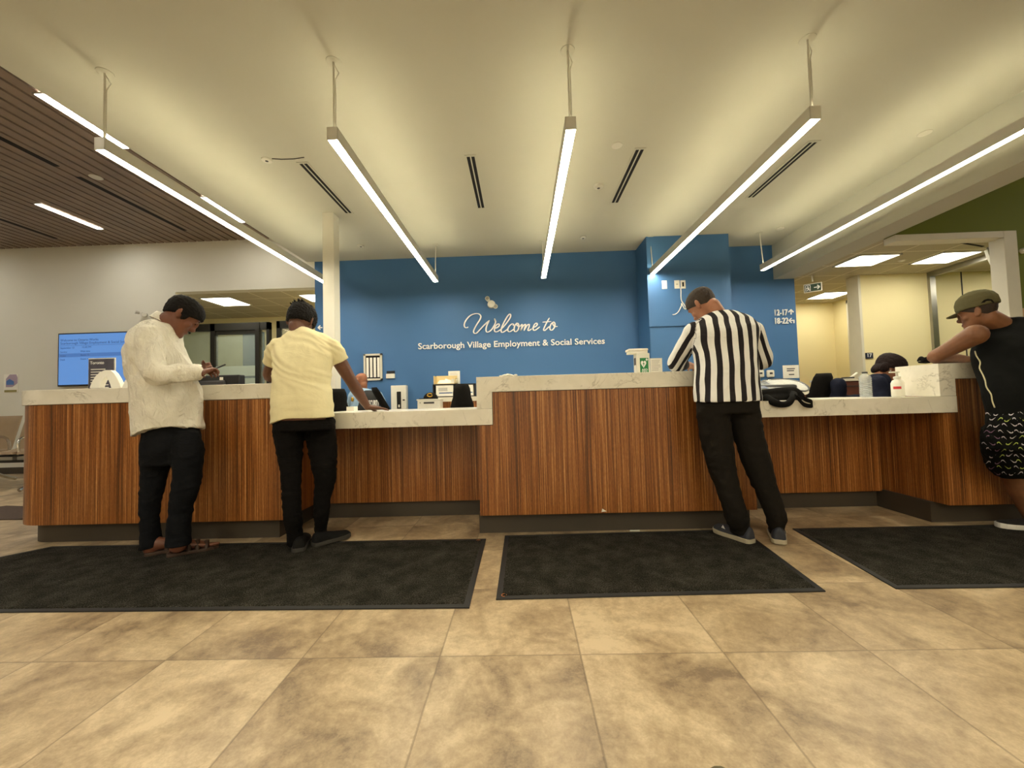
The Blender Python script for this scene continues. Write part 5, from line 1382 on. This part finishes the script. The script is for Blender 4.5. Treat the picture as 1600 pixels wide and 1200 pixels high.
g = MB(); loft(g, [sec_px(424, 525, 672, 2.52, .12), sec_px(425, 524, 655, 2.52, .12), sec_px(426, 522, 635, 2.53, .11)], ex=-.006)
for H_ in (LL, RL): limb(g, H_, caps='start')
finalize(g, 'trousers', M['black_jeans'], p2, .008, 3, .006, (1, 1, 2.4), 8, 2)
M['black_shoe'] = flat('black_shoe_mesh', srgb(20, 19, 18), .8, spec=.2, var=.15, scale=40); M['grey_sole'] = flat('dark_grey_sole', srgb(58, 55, 50), .8)
shoe(p2, (-1.425, 2.50), math.radians(112), M['black_shoe'], M['grey_sole'])
shoe(p2, (-1.385, 2.60), math.radians(52), M['black_shoe'], M['grey_sole'], L=.25)

# ---------------- man in striped shirt
sk3 = skinmat('light_brown_skin', srgb(158, 108, 82))
hc = at(1099, 477, 2.70); F3 = head_frame(hc, math.radians(118), math.radians(38), .12, .98)
tor = [sec_px(1086, 1186, 627, 2.50, .13, 0), sec_px(1086, 1183, 600, 2.53, .13, 0), sec_px(1087, 1181, 572, 2.56, .13, 0), sec_px(1084, 1181, 545, 2.59, .125, 0), sec_px(1079, 1183, 522, 2.61, .125, 0), sec_px(1079, 1181, 509, 2.63, .11, 0), sec_px(1090, 1172, 499, 2.64, .09, 0), sec_px(1103, 1155, 491, 2.645, .07, 0), sec_px(1110, 1142, 486, 2.65, .055, 0)]
LL = limb_px([(1087, 1140, 640), (1091, 1142, 668), (1097, 1146, 700), (1106, 1150, 730), (1117, 1156, 760), (1127, 1163, 788), (1130, 1170, 806, 2.52), (1137, 1170, 818, 2.55), (1142, 1170, 831, 2.56)], 2.50)
RL = limb_px([(1138, 1187, 640), (1142, 1192, 668), (1152, 1199, 700), (1163, 1208, 732), (1178, 1216, 765), (1190, 1224, 790), (1195, 1229, 806, 2.52), (1199, 1228, 820, 2.55), (1203, 1227, 833, 2.56)], 2.50)
sh_l = at(1086, 517, 2.62); el_l = at(1056, 568, 2.80); wr_l = at(1080, 572, 2.98)
sh_r = at(1177, 516, 2.62); el_r = at(1193, 563, 2.70); wr_r = at(1160, 574, 2.98)
g = MB(); loft(g, tor, k=.88); add_head(g, F3)
limb(g, [(at(1124, 500, 2.65), .062), (F3 @ V((0, -.03, -.05)), .058)])
for a_, b_, c_ in ((sh_l, el_l, wr_l), (sh_r, el_r, wr_r)): limb(g, [(a_, .05), (a_.lerp(b_, .5), .046), (b_, .040), (b_.lerp(c_, .4), .038), (c_, .026)])
hand(g, wr_l, V((.35, .3, -.06)), V((-.1, -.4, 1)), -1, .6); hand(g, wr_r, V((-.4, .5, -.02)), V((0, 0, 1)), 1, .3)
for H_ in (LL, RL): limb(g, [(p, r * .8) for p, r in H_[:-1]])
p3 = person(g, 'person in a black and white vertically striped jersey leaning on the raised middle counter', sk3)
hair(F3, p3, flat('dark_cropped_hair', srgb(52, 42, 34), .8, var=.3, scale=120, bump=.5, bscale=400), a=-.004, b=.62, off=.006, amp=.0015)
k = NT('striped_jersey')
at_ = k.n('ShaderNodeAttribute'); at_.attribute_name = 'stripe'
s_ = k.math('GREATER_THAN', k.math('FRACT', at_.outputs['Fac']), .52)
k.col(k.mix(s_, srgb(232, 232, 230), srgb(34, 30, 34))); k.set(Roughness=.85, Specular_IOR_Level=.25)
v = k.coord((1, 1, 1.4)); k.bump(k.noise(v, 10, 4, .55, 1), .35, .02)
g = MB(); loft(g, tor, ex=.005)
for a_, b_, c_, r0 in ((sh_l, el_l, wr_l, .066), (sh_r, el_r, wr_r, .062)): limb(g, [(a_, r0), (a_.lerp(b_, .5), .062), (b_, .056), (b_.lerp(c_, .3), .052), (c_.lerp(b_, .5 if a_ is sh_l else .15), .042)], caps='start')
sh3 = finalize(g, 'shirt', k.m, p3, .007, 3, .007, (1, 1, .5), 9, 4)
L0 = wpos(sh3); me = sh3.data; at3 = me.attributes.new('stripe', 'FLOAT', 'POINT')
def segd(p, a, b):
    t_ = max(0, min(1, (p - a).dot(b - a) / (b - a).length_squared)); return (p - a.lerp(b, t_)).length, t_
kk = interp([(c, ra, rb, s__, n_) for c, ra, rb, s__, n_ in tor], 4)
PER = .0675
vals = []
zs_ = [q[0].z for q in kk]
def axis_at(z):
    if z <= zs_[0]: return kk[0][0].x, kk[0][0].y, kk[0][1], kk[0][2]
    for q0_, q1_ in zip(kk, kk[1:]):
        if z <= q1_[0].z:
            f_ = (z - q0_[0].z) / max(1e-6, q1_[0].z - q0_[0].z); c_ = q0_[0].lerp(q1_[0], f_); return c_.x, c_.y, q0_[1] + (q1_[1] - q0_[1]) * f_, q0_[2] + (q1_[2] - q0_[2]) * f_
    q = kk[-1]; return q[0].x, q[0].y, q[1], q[2]
zsh = at(1084, 530, 2.61).z
for vtx in me.vertices:
    p = vtx.co + L0
    cx_, cy_, ra_, rb_ = axis_at(p.z)
    th_ = math.atan2((p.x - cx_) / ra_, -(p.y - cy_) / rb_)
    un = .20 * (.5 * th_ + .5 * math.sin(th_)); k_ = max(0, min(1, (zsh - p.z) / .10))
    val = (un * k_ + (p.x - cx_) * (1 - k_)) / PER
    for a_, b_, c_, sd_ in ((sh_l, el_l, wr_l, -1), (sh_r, el_r, wr_r, 1)):
        if (p.x - cx_) * sd_ > ra_ * .97:
            d1, t1_ = segd(p, a_, b_); d2, t2_ = segd(p, b_, c_)
            if min(d1, d2) > .085: continue
            A_, B_ = (a_, b_) if d1 <= d2 + .01 else (b_, c_)
            ax_ = (B_ - A_).normalized(); e_ = V((1, -.15, 0)) if d1 <= d2 + .01 else V((.3, 0, 1)); side_ = (e_ - ax_ * e_.dot(ax_)).normalized()
            val = (p - A_).dot(side_) / .052 + .2
    vals.append(val + 50.25)
at3.data.foreach_set('value', vals)
M['grey_track'] = clothmat('black_sweatpants', srgb(30, 27, 23), .12, .4, 500, 12, .7, fs=(1, 1, 1.6))
g = MB(); loft(g, [sec_px(1087, 1187, 645, 2.50, .12), sec_px(1088, 1185, 628, 2.50, .12), sec_px(1089, 1182, 612, 2.52, .11)], ex=-.006)
for H_ in (LL, RL): limb(g, H_, caps='start')
finalize(g, 'trousers', M['grey_track'], p3, .008, 3, .008, (1, 1, 1.8), 7, 8)
M['grey_shoe'] = flat('grey_blue_shoe_mesh', srgb(42, 44, 53), .7, var=.15, scale=30); M['tan_sole'] = flat('pale_grey_sole', srgb(166, 156, 134), .6)
s1_, h0, f, r = shoe(p3, (1.385, 2.495), math.radians(113), M['grey_shoe'], M['tan_sole'], sole_h=.028, L=.27, hgt=.1)
q_ = h0 + f * .15 - r * .047 + V((0, 0, .05)); MB().add([q_, q_ + f * .03 + V((0, 0, .004)), q_ + f * .02 + V((0, 0, .022)) + r * .004], [[0, 1, 2]]).build('emblem', M['letter'], s1_)
s1_, h0, f, r = shoe(p3, (1.535, 2.475), math.radians(62), M['grey_shoe'], M['tan_sole'], sole_h=.028, L=.27, hgt=.1)
q_ = h0 + f * .08 + r * .047 + V((0, 0, .05)); MB().add([q_, q_ + f * .02, q_ + f * .012 + V((0, 0, .014))], [[0, 1, 2]]).build('emblem', M['letter'], s1_)

# ---------------- man in cap, tank top and patterned shorts
sk4 = skinmat('tan_skin', srgb(122, 80, 52))
hc = at(1529, 489, 2.66); F4 = head_frame(hc, math.radians(122), math.radians(12), 0, .93)
AN = math.radians(-32)
tor = [sec_px(1545, 1660, 648, 2.45, .13, AN), sec_px(1535, 1655, 615, 2.47, .13, AN), sec_px(1524, 1650, 580, 2.52, .13, AN), sec_px(1517, 1648, 552, 2.56, .13, AN), sec_px(1524, 1648, 530, 2.59, .125, AN), sec_px(1532, 1642, 515, 2.61, .10, AN), sec_px(1538, 1622, 505, 2.63, .08, AN), sec_px(1544, 1592, 498, 2.64, .06, AN)]
sh_l = at(1524, 523, 2.58); el_l = at(1461, 556, 2.80); wr_l = at(1512, 558, 2.98); wr_l.z = 1.125; el_l.z = 1.138
sh_r = at(1640, 525, 2.58); el_r = V((sh_r.x + .05, 2.82, 1.14)); wr_r = V((3.35, 3.02, 1.125))
kn = at(1580, 735, 2.62); an = at(1618, 822, 2.66)
hipA = at(1600, 672, 2.46); hipB = at(1660, 676, 2.42); kn2 = V((3.50, 2.50, .5)); an2 = V((3.56, 2.36, .1))
g = MB(); loft(g, tor, k=.9); add_head(g, F4)
limb(g, [(at(1562, 508, 2.63), .062), (F4 @ V((0, -.03, -.05)), .058)])
limb(g, [(sh_l, .064), (sh_l.lerp(el_l, .35), .054), (sh_l.lerp(el_l, .7), .047), (el_l, .042), (el_l.lerp(wr_l, .4), .042), (wr_l, .028)])
limb(g, [(sh_r, .058), (sh_r.lerp(el_r, .5), .050), (el_r, .042), (el_r.lerp(wr_r, .4), .042), (wr_r, .028)])
hand(g, wr_l, V((.6, .3, -.02)), V((0, 0, 1)), 1, .3); hand(g, wr_r, V((-.6, .3, -.02)), V((0, 0, 1)), -1, .3)
limb(g, [(hipA, .09), (hipA.lerp(kn, .6), .075), (kn, .058), (kn.lerp(an, .35), .056), (kn.lerp(an, .8), .040), (an, .036)])
limb(g, [(hipB, .09), (kn2, .058), (kn2.lerp(an2, .35), .054), (an2, .036)])
p4 = person(g, 'person in an olive cap, black sleeveless top and patterned shorts leaning on the right counter', sk4)
hair(F4, p4, flat('short_dark_hair', srgb(44, 32, 24), .8, var=.3, scale=120), a=-.005, b=.55, off=.004, amp=.001)
M['olive_cap'] = clothmat('olive_cotton', srgb(88, 84, 60), .06, .2, 500, 10, .3)
F4c = F4 @ Matrix.Translation((0, -.004, .004)) @ Matrix.Diagonal((1.03, 1.0, 1.16, 1))
def brim(g_): pass
cap_ = hair(F4c, p4, M['olive_cap'], a=.026, b=.02, off=.015, amp=.001, name='cap', vox=.005)
# brim
vs = []; g = MB(); rs = []
for i in range(13):
    a = PI * (-.0 + i / 12); rs.append((.072 * math.cos(a), .085 + .0 * math.sin(a), .080 * math.cos(a), .085 + .085 * math.sin(a)))
vt = []; fb = []
for x0, y0, x1, y1 in rs:
    for x, y, dz in ((x0, y0, 0), (x1, y1, 0), (x1, y1, -.004), (x0, y0, -.004)):
        zz = .036 - 2.0 * x * x - .22 * max(0, y - .085) + dz; vt.append(F4c @ V((x, y - .01, zz)))
for i in range(12):
    o_ = i * 4
    for k_ in range(4): fb.append([o_ + k_, o_ + (k_ + 1) % 4, o_ + 4 + (k_ + 1) % 4, o_ + 4 + k_])
g.add(vt, fb); g.build('brim', M['olive_cap'], cap_, smooth=True)
# snapback opening and strap
def surf(o, px, py, off=.002):
    """point of a built surface seen from the survey position at this pixel"""
    me_ = o.data; L_ = wpos(o); bv_ = BVHTree.FromPolygons([v_.co + L_ for v_ in me_.vertices], [p_.vertices[:] for p_ in me_.polygons])
    return bv_
def hit(bv_, px, py, off=.002):
    d_ = _ray(px, py).normalized(); r_ = bv_.ray_cast(V((0, 0, CAM_H)), d_)
    return None if r_[0] is None else r_[0] + r_[1] * off * (1 if r_[1].dot(d_) < 0 else -1)
bvc = surf(cap_, 0, 0)
pts = [hit(bvc, x, y, .004) for x, y in ((1532, 477.5), (1533, 473), (1537, 469), (1543, 467), (1549, 468), (1553, 472), (1554.5, 478), (1548, 478), (1540, 477.5))]
pts = [p for p in pts if p is not None]
if len(pts) > 5: MB().add(pts, [list(range(len(pts)))]).build('back_opening', HAIR_B, cap_)
top_ = [hit(bvc, x, y, .006) for x, y in ((1530, 477.5), (1537, 478), (1544, 478.6), (1550, 478.8), (1556, 479))]
bot_ = [hit(bvc, x, y, .006) for x, y in ((1530, 480.5), (1537, 481), (1544, 481.6), (1550, 481.8), (1556, 482))]
if all(p is not None for p in top_ + bot_): MB().add(top_ + bot_, [[k_, k_ + 1, k_ + 6, k_ + 5] for k_ in range(4)]).build('back_strap', M['dark_grey'], cap_)
M['black_jersey'] = clothmat('black_sports_mesh', srgb(15, 16, 15), .15, .3, 700, 8, .6, fs=(1, 1, .7))
g = MB(); loft(g, tor, ex=.006)
tk = finalize(g, 'tank_top', M['black_jersey'], p4, .008, 3, .006, (1, 1, .5), 8, 9)
bv = None
bvt = surf(tk, 0, 0)
pts = [hit(bvt, x, y) for x, y in ((1524, 549), (1526, 556), (1532, 566), (1531, 575), (1536, 585), (1540, 595), (1542, 605), (1549, 616), (1551, 627), (1555, 637))]
pts = [p for p in pts if p is not None]
M['piping'] = flat('cream_piping', srgb(205, 198, 160), .6)
if len(pts) > 3: MB().tube(smooth_pts([tuple(p) for p in pts], 3), .0035, 6).build('piping', M['piping'], tk, smooth='all')
pts = [hit(bvt, x, y) for x, y in ((1571, 499.5), (1575, 502), (1579, 503.5), (1580, 506), (1575, 505.5), (1572, 503))]
pts = [p for p in pts if p is not None]
if len(pts) >= 5: MB().add([p for p in pts], [list(range(len(pts)))]).build('emblem', M['letter'], tk)
# shorts with ticks
g = MB(); loft(g, [sec_px(1536, 1690, 702, 2.46, .14, AN), sec_px(1539, 1680, 680, 2.45, .14, AN), sec_px(1541, 1672, 655, 2.44, .14, AN), sec_px(1543, 1664, 640, 2.45, .13, AN)], ex=0)
limb(g, limb_px([(1534, 1620, 672, 2.48), (1531, 1622, 695, 2.53), (1538, 1622, 722, 2.58), (1545, 1618, 734, 2.60)], 2.5), caps=False)
limb(g, [(hipB, .11), (hipB.lerp(kn2, .8), .10)], caps=False)
M['tick_w'] = flat('white_print', srgb(206, 200, 205), .7); M['tick_y'] = flat('lime_print', srgb(178, 196, 90), .7); M['tick_p'] = flat('mauve_print', srgb(130, 96, 120), .7)
shs = finalize(g, 'shorts', M['black_jersey'], p4, .008, 2, .006, (1, 1, 1.5), 12, 5)
bvs = surf(shs, 0, 0); random.seed(9); verts = []; faces = []; mi = []
for m_ in ('tick_w', 'tick_y', 'tick_p'): shs.data.materials.append(M[m_])
L0 = wpos(shs)
bm = bmesh.new(); bm.from_mesh(shs.data)
for j in range(11):
    for i in range(9):
        px = 1534 + i * 12 + (j % 2) * 6 + random.uniform(-2, 2); py = 646 + j * 9.4 + random.uniform(-1.5, 1.5)
        fl_ = -1 if (i + j) % 2 else 1; pr = []
        shp = [(-4, -.5), (-3, 1.2), (-1, 1.2), (4.5, -2.6), (-.5, 2.6), (-3.6, 2.4), (-4.8, .8)]
        if (i + j) % 3 == 0: shp = [(-x, y) for x, y in shp]
        if fl_ < 0: shp = [(x * .8, -y) for x, y in shp]
        ok = True
        for x, y in shp:
            h_ = hit(bvs, px + x * 1.15, py + y * 1.0, .0015)
            if h_ is None: ok = False; break
            pr.append(h_ - L0)
        if not ok or max((a - b).length for a in pr for b in pr) > .09: continue
        vv = [bm.verts.new(p) for p in pr]; fc = bm.faces.new(vv); fc.material_index = 1 if random.random() < .62 else (2 if px > 1560 else 3)
bm.to_mesh(shs.data); bm.free()
M['black_suede'] = flat('black_suede', srgb(24, 22, 22), .85, var=.15); M['white_rubber'] = flat('white_rubber_sole', srgb(225, 222, 214), .5)
hl = V((an.x + .05, 2.63, 0))
s4_, h0, f, r = shoe(p4, (atz(1547, 822).x + .27, 2.62), math.radians(164), M['black_suede'], M['white_rubber'], L=.29, sole_h=.03)
rs = []
sw = [h0 + f * (.06 + .19 * q) for q in (0, .25, .5, .75, 1)]
g = MB()
for a_, b_, z0_, z1_ in ((.05, .12, .045, .062), (.12, .2, .035, .052)):
    pass
bvsh = surf(s4_, 0, 0)
def hx(px, py): return hit(bvsh, px, py, .003)
pl = [hx(x, y) for x, y in ((1565, 819), (1572, 815), (1583, 816), (1594, 820), (1599, 824), (1588, 823), (1574, 822), (1567, 822))]
if all(p is not None for p in pl): MB().add(pl, [list(range(len(pl)))]).build('side_stripe', M['white_rubber'], s4_)
MB().cyl(V((an.x, an.y, .085)), V((an.x, an.y, .125)), .043, .041, 16).build('sock', M['white_rubber'], p4, smooth=True)
shoe(p4, (3.60, 2.27), math.radians(112), M['black_suede'], M['white_rubber'], L=.29, sole_h=.03)

# ---------------- seated guard
sk5 = skinmat('guard_skin', srgb(150, 98, 70))
Yg = 5.2
hc = at(565, 596, Yg); F5 = head_frame(hc, math.radians(150), math.radians(22), 0, .92)
tor = [sec_px(546, 594, 662, Yg, .13), sec_px(547, 593, 640, Yg, .13), sec_px(549, 592, 626, Yg, .13), sec_px(553, 589, 616, Yg, .12), sec_px(557, 582, 610, Yg, .09), sec_px(560, 573, 606.5, Yg, .06)]
g = MB(); loft(g, tor, k=.88); add_head(g, F5); limb(g, [(at(567, 610, Yg), .05), (F5 @ V((0, -.02, -.06)), .05)])
shl = at(552, 617, Yg); ell_ = V((shl.x - .08, Yg + .1, .88)); wrl = V((shl.x + .0, Yg + .34, .86)); shr = at(590, 617, Yg); elr = V((shr.x + .04, Yg + .12, .88)); wrr = V((shr.x - .05, Yg + .36, .86))
for a_, b_, c_ in ((shl, ell_, wrl), (shr, elr, wrr)): limb(g, [(a_, .045), (b_, .04), (b_.lerp(c_, .4), .037), (c_, .026)])
hand(g, wrl, V((.3, .8, 0)), V((0, 0, 1)), 1, .3); hand(g, wrr, V((-.3, .8, 0)), V((0, 0, 1)), -1, .3)
cx5 = at(570, 640, Yg).x
for s_ in (-1, 1): limb(g, [(V((cx5 + s_ * .1, Yg, .54)), .08), (V((cx5 + s_ * .13, Yg + .42, .54)), .06), (V((cx5 + s_ * .13, Yg + .45, .3)), .05), (V((cx5 + s_ * .13, Yg + .42, .08)), .04)])
p5 = person(g, 'bald person in pale blue shirt and black security vest sitting behind the low counter', sk5, .007)
M['pale_blue'] = clothmat('pale_blue_cotton', srgb(158, 188, 214), .04, .3, 500, 12, .4)
g = MB(); loft(g, tor, ex=.003)
for a_, b_, c_ in ((shl, ell_, wrl), (shr, elr, wrr)): limb(g, [(a_, .06), (a_.lerp(b_, .5), .06), (b_.lerp(a_, .15), .055)], caps=False); limb(g, [(a_, .058), (b_, .052)])
finalize(g, 'shirt', M['pale_blue'], p5, .009, 3, .004)
M['vest'] = flat('black_vest_nylon', srgb(30, 31, 34), .7, var=.15, scale=20, bump=.2)
g = MB(); loft(g, [sec_px(553, 595, 660, Yg, .14), sec_px(556, 594, 640, Yg, .145), sec_px(560, 593, 625, Yg, .14), sec_px(563, 590, 616, Yg, .125), sec_px(564, 583, 610, Yg, .08)], ex=.008)
vest = finalize(g, 'vest', M['vest'], p5, .009, 2)
bvv = surf(vest, 0, 0)
pA = hit(bvv, 575.5, 630, .004); pB = hit(bvv, 589, 629, .004)
if pA is not None and pB is not None:
    tx_ = text_mesh('vest_lettering', 'SECURITY', .07, M['letter'], (0, 0, 0), None, extrude=.002, bold=.002)
    me = tx_.data; xs = [v.co.x for v in me.vertices]; zs = [v.co.z for v in me.vertices]; x0, x1 = min(xs), max(xs); z0, z1 = min(zs), max(zs)
    for v in me.vertices:
        u_ = (v.co.x - x0) / (x1 - x0); w_ = (v.co.z - z0) / (z1 - z0)
        h_ = hit(bvv, 574.8 + 17.2 * u_, 634.5 - 9 * w_ - .5 * u_, .003 + (.003 if v.co.y < 0 else 0))
        if h_ is None: h_ = pB
        v.co = h_ - wpos(vest)
    tx_.location = (0, 0, 0); tx_.parent = vest
g = MB(); c = at(550.5, 624, Yg - .12); 
MB().ell(c, (.02, .01, .03), 12, 8).build('shoulder_badge', M['gold'], p5)
M['dark_trousers'] = flat('dark_blue_trousers', srgb(28, 30, 40), .9)
g = MB()
for s_ in (-1, 1): limb(g, [(V((cx5 + s_ * .09, Yg - .02, .55)), .1), (V((cx5 + s_ * .13, Yg + .42, .54)), .075), (V((cx5 + s_ * .13, Yg + .45, .3)), .065), (V((cx5 + s_ * .13, Yg + .42, .12)), .055)])
finalize(g, 'trousers', M['dark_trousers'], p5, .012, 2)
for s_ in (-1, 1): shoe(p5, (cx5 + s_ * .13, Yg + .36), PI / 2, M['black_shoe'], M['grey_sole'], zb=.001)
office_chair((cx5, Yg + .02, 0), .0, 'black office chair the security guard sits on', top=.86, w=.2, tilt=.03, back=False)

# ---------------- seated clerk
sk6 = skinmat('clerk_skin', srgb(168, 120, 92))
Yc = 3.75
hc = at(1388, 576, Yc); F6 = head_frame(hc, math.radians(-18), math.radians(36), 0, 1.0)
AC = math.radians(15)
tor = [sec_px(1350, 1390, 650, Yc, .17, AC), sec_px(1351, 1391, 620, Yc, .17, AC), sec_px(1354, 1391, 605, Yc, .18, AC), sec_px(1356, 1390, 594, Yc, .17, AC), sec_px(1359, 1386, 587, Yc, .10, AC), sec_px(1365, 1383, 584, Yc, .055, AC)]
g = MB(); loft(g, tor, k=.88); add_head(g, F6); limb(g, [(at(1374, 590, Yc), .05), (F6 @ V((0, -.02, -.06)), .048)])
shr = at(1372, 598, Yc - .17); elr = at(1380, 625, Yc - .2); wrr = elr + V((.25, .1, .02)); shl = shr + V((-.08, .34, 0)); ell_ = elr + V((-.06, .4, 0)); wrl = wrr + V((-.02, .2, 0))
for a_, b_, c_ in ((shl, ell_, wrl), (shr, elr, wrr)): limb(g, [(a_, .045), (b_, .04), (b_.lerp(c_, .4), .036), (c_, .025)])
hand(g, wrl, V((.8, 0, 0)), V((0, 0, 1)), 1, .3); hand(g, wrr, V((.8, .1, 0)), V((0, 0, 1)), -1, .3)
hx6 = tor[0][0]
for s_ in (-1, 1): limb(g, [(V((hx6.x, Yc + s_ * .1, .53)), .08), (V((hx6.x + .42, Yc + s_ * .12, .53)), .06), (V((hx6.x + .45, Yc + s_ * .12, .3)), .05), (V((hx6.x + .43, Yc + s_ * .12, .07)), .04)])
p6 = person(g, 'person with dark bobbed hair in navy top sitting with bowed head behind the water bottle', sk6, .0065)
def bob(g_):
    for s_ in (-1, 1):
        g_.ell(F6 @ V((s_ * .070, -.05, -.02)), (.018, .04, .05), 14, 10, rot=F6.to_3x3())
    g_.ell(F6 @ V((0, -.075, -.035)), (.07, .03, .06), 16, 10, rot=F6.to_3x3())
M['brown_hair'] = flat('dark_brown_hair', srgb(26, 13, 12), .7, spec=.2, var=.35, scale=80, bump=.4, bscale=260)
hair(F6, p6, M['brown_hair'], a=.0, b=.7, off=.02, amp=.003, fn=bob)
M['navy_top'] = clothmat('navy_knit', srgb(30, 34, 50), .12, .3, 500, 10, .4)
g = MB(); loft(g, tor, ex=.006)
for a_, b_, c_ in ((shl, ell_, wrl), (shr, elr, wrr)): limb(g, [(a_, .065), (a_.lerp(b_, .5), .062), (b_, .055), (c_.lerp(b_, .2), .04)])
finalize(g, 'top', M['navy_top'], p6, .009, 3, .005)
g = MB()
for s_ in (-1, 1): limb(g, [(V((hx6.x - .02, Yc + s_ * .09, .54)), .1), (V((hx6.x + .42, Yc + s_ * .12, .53)), .075), (V((hx6.x + .45, Yc + s_ * .12, .3)), .065), (V((hx6.x + .43, Yc + s_ * .12, .11)), .055)])
finalize(g, 'trousers', M['dark_trousers'], p6, .012, 2)
for s_ in (-1, 1): shoe(p6, (hx6.x + .38, Yc + s_ * .12), 0, M['black_shoe'], M['grey_sole'], L=.25, zb=.001)
e_ = F6 @ V((.079, -.005, -.03)); MB().ell(e_, (.006, .006, .006), 8, 6).build('earring', M['letter'], p6)
office_chair((hx6.x + .02, Yc, 0), -PI / 2, 'black office chair the clerk sits on', top=.84, w=.2, tilt=.02, back=False)
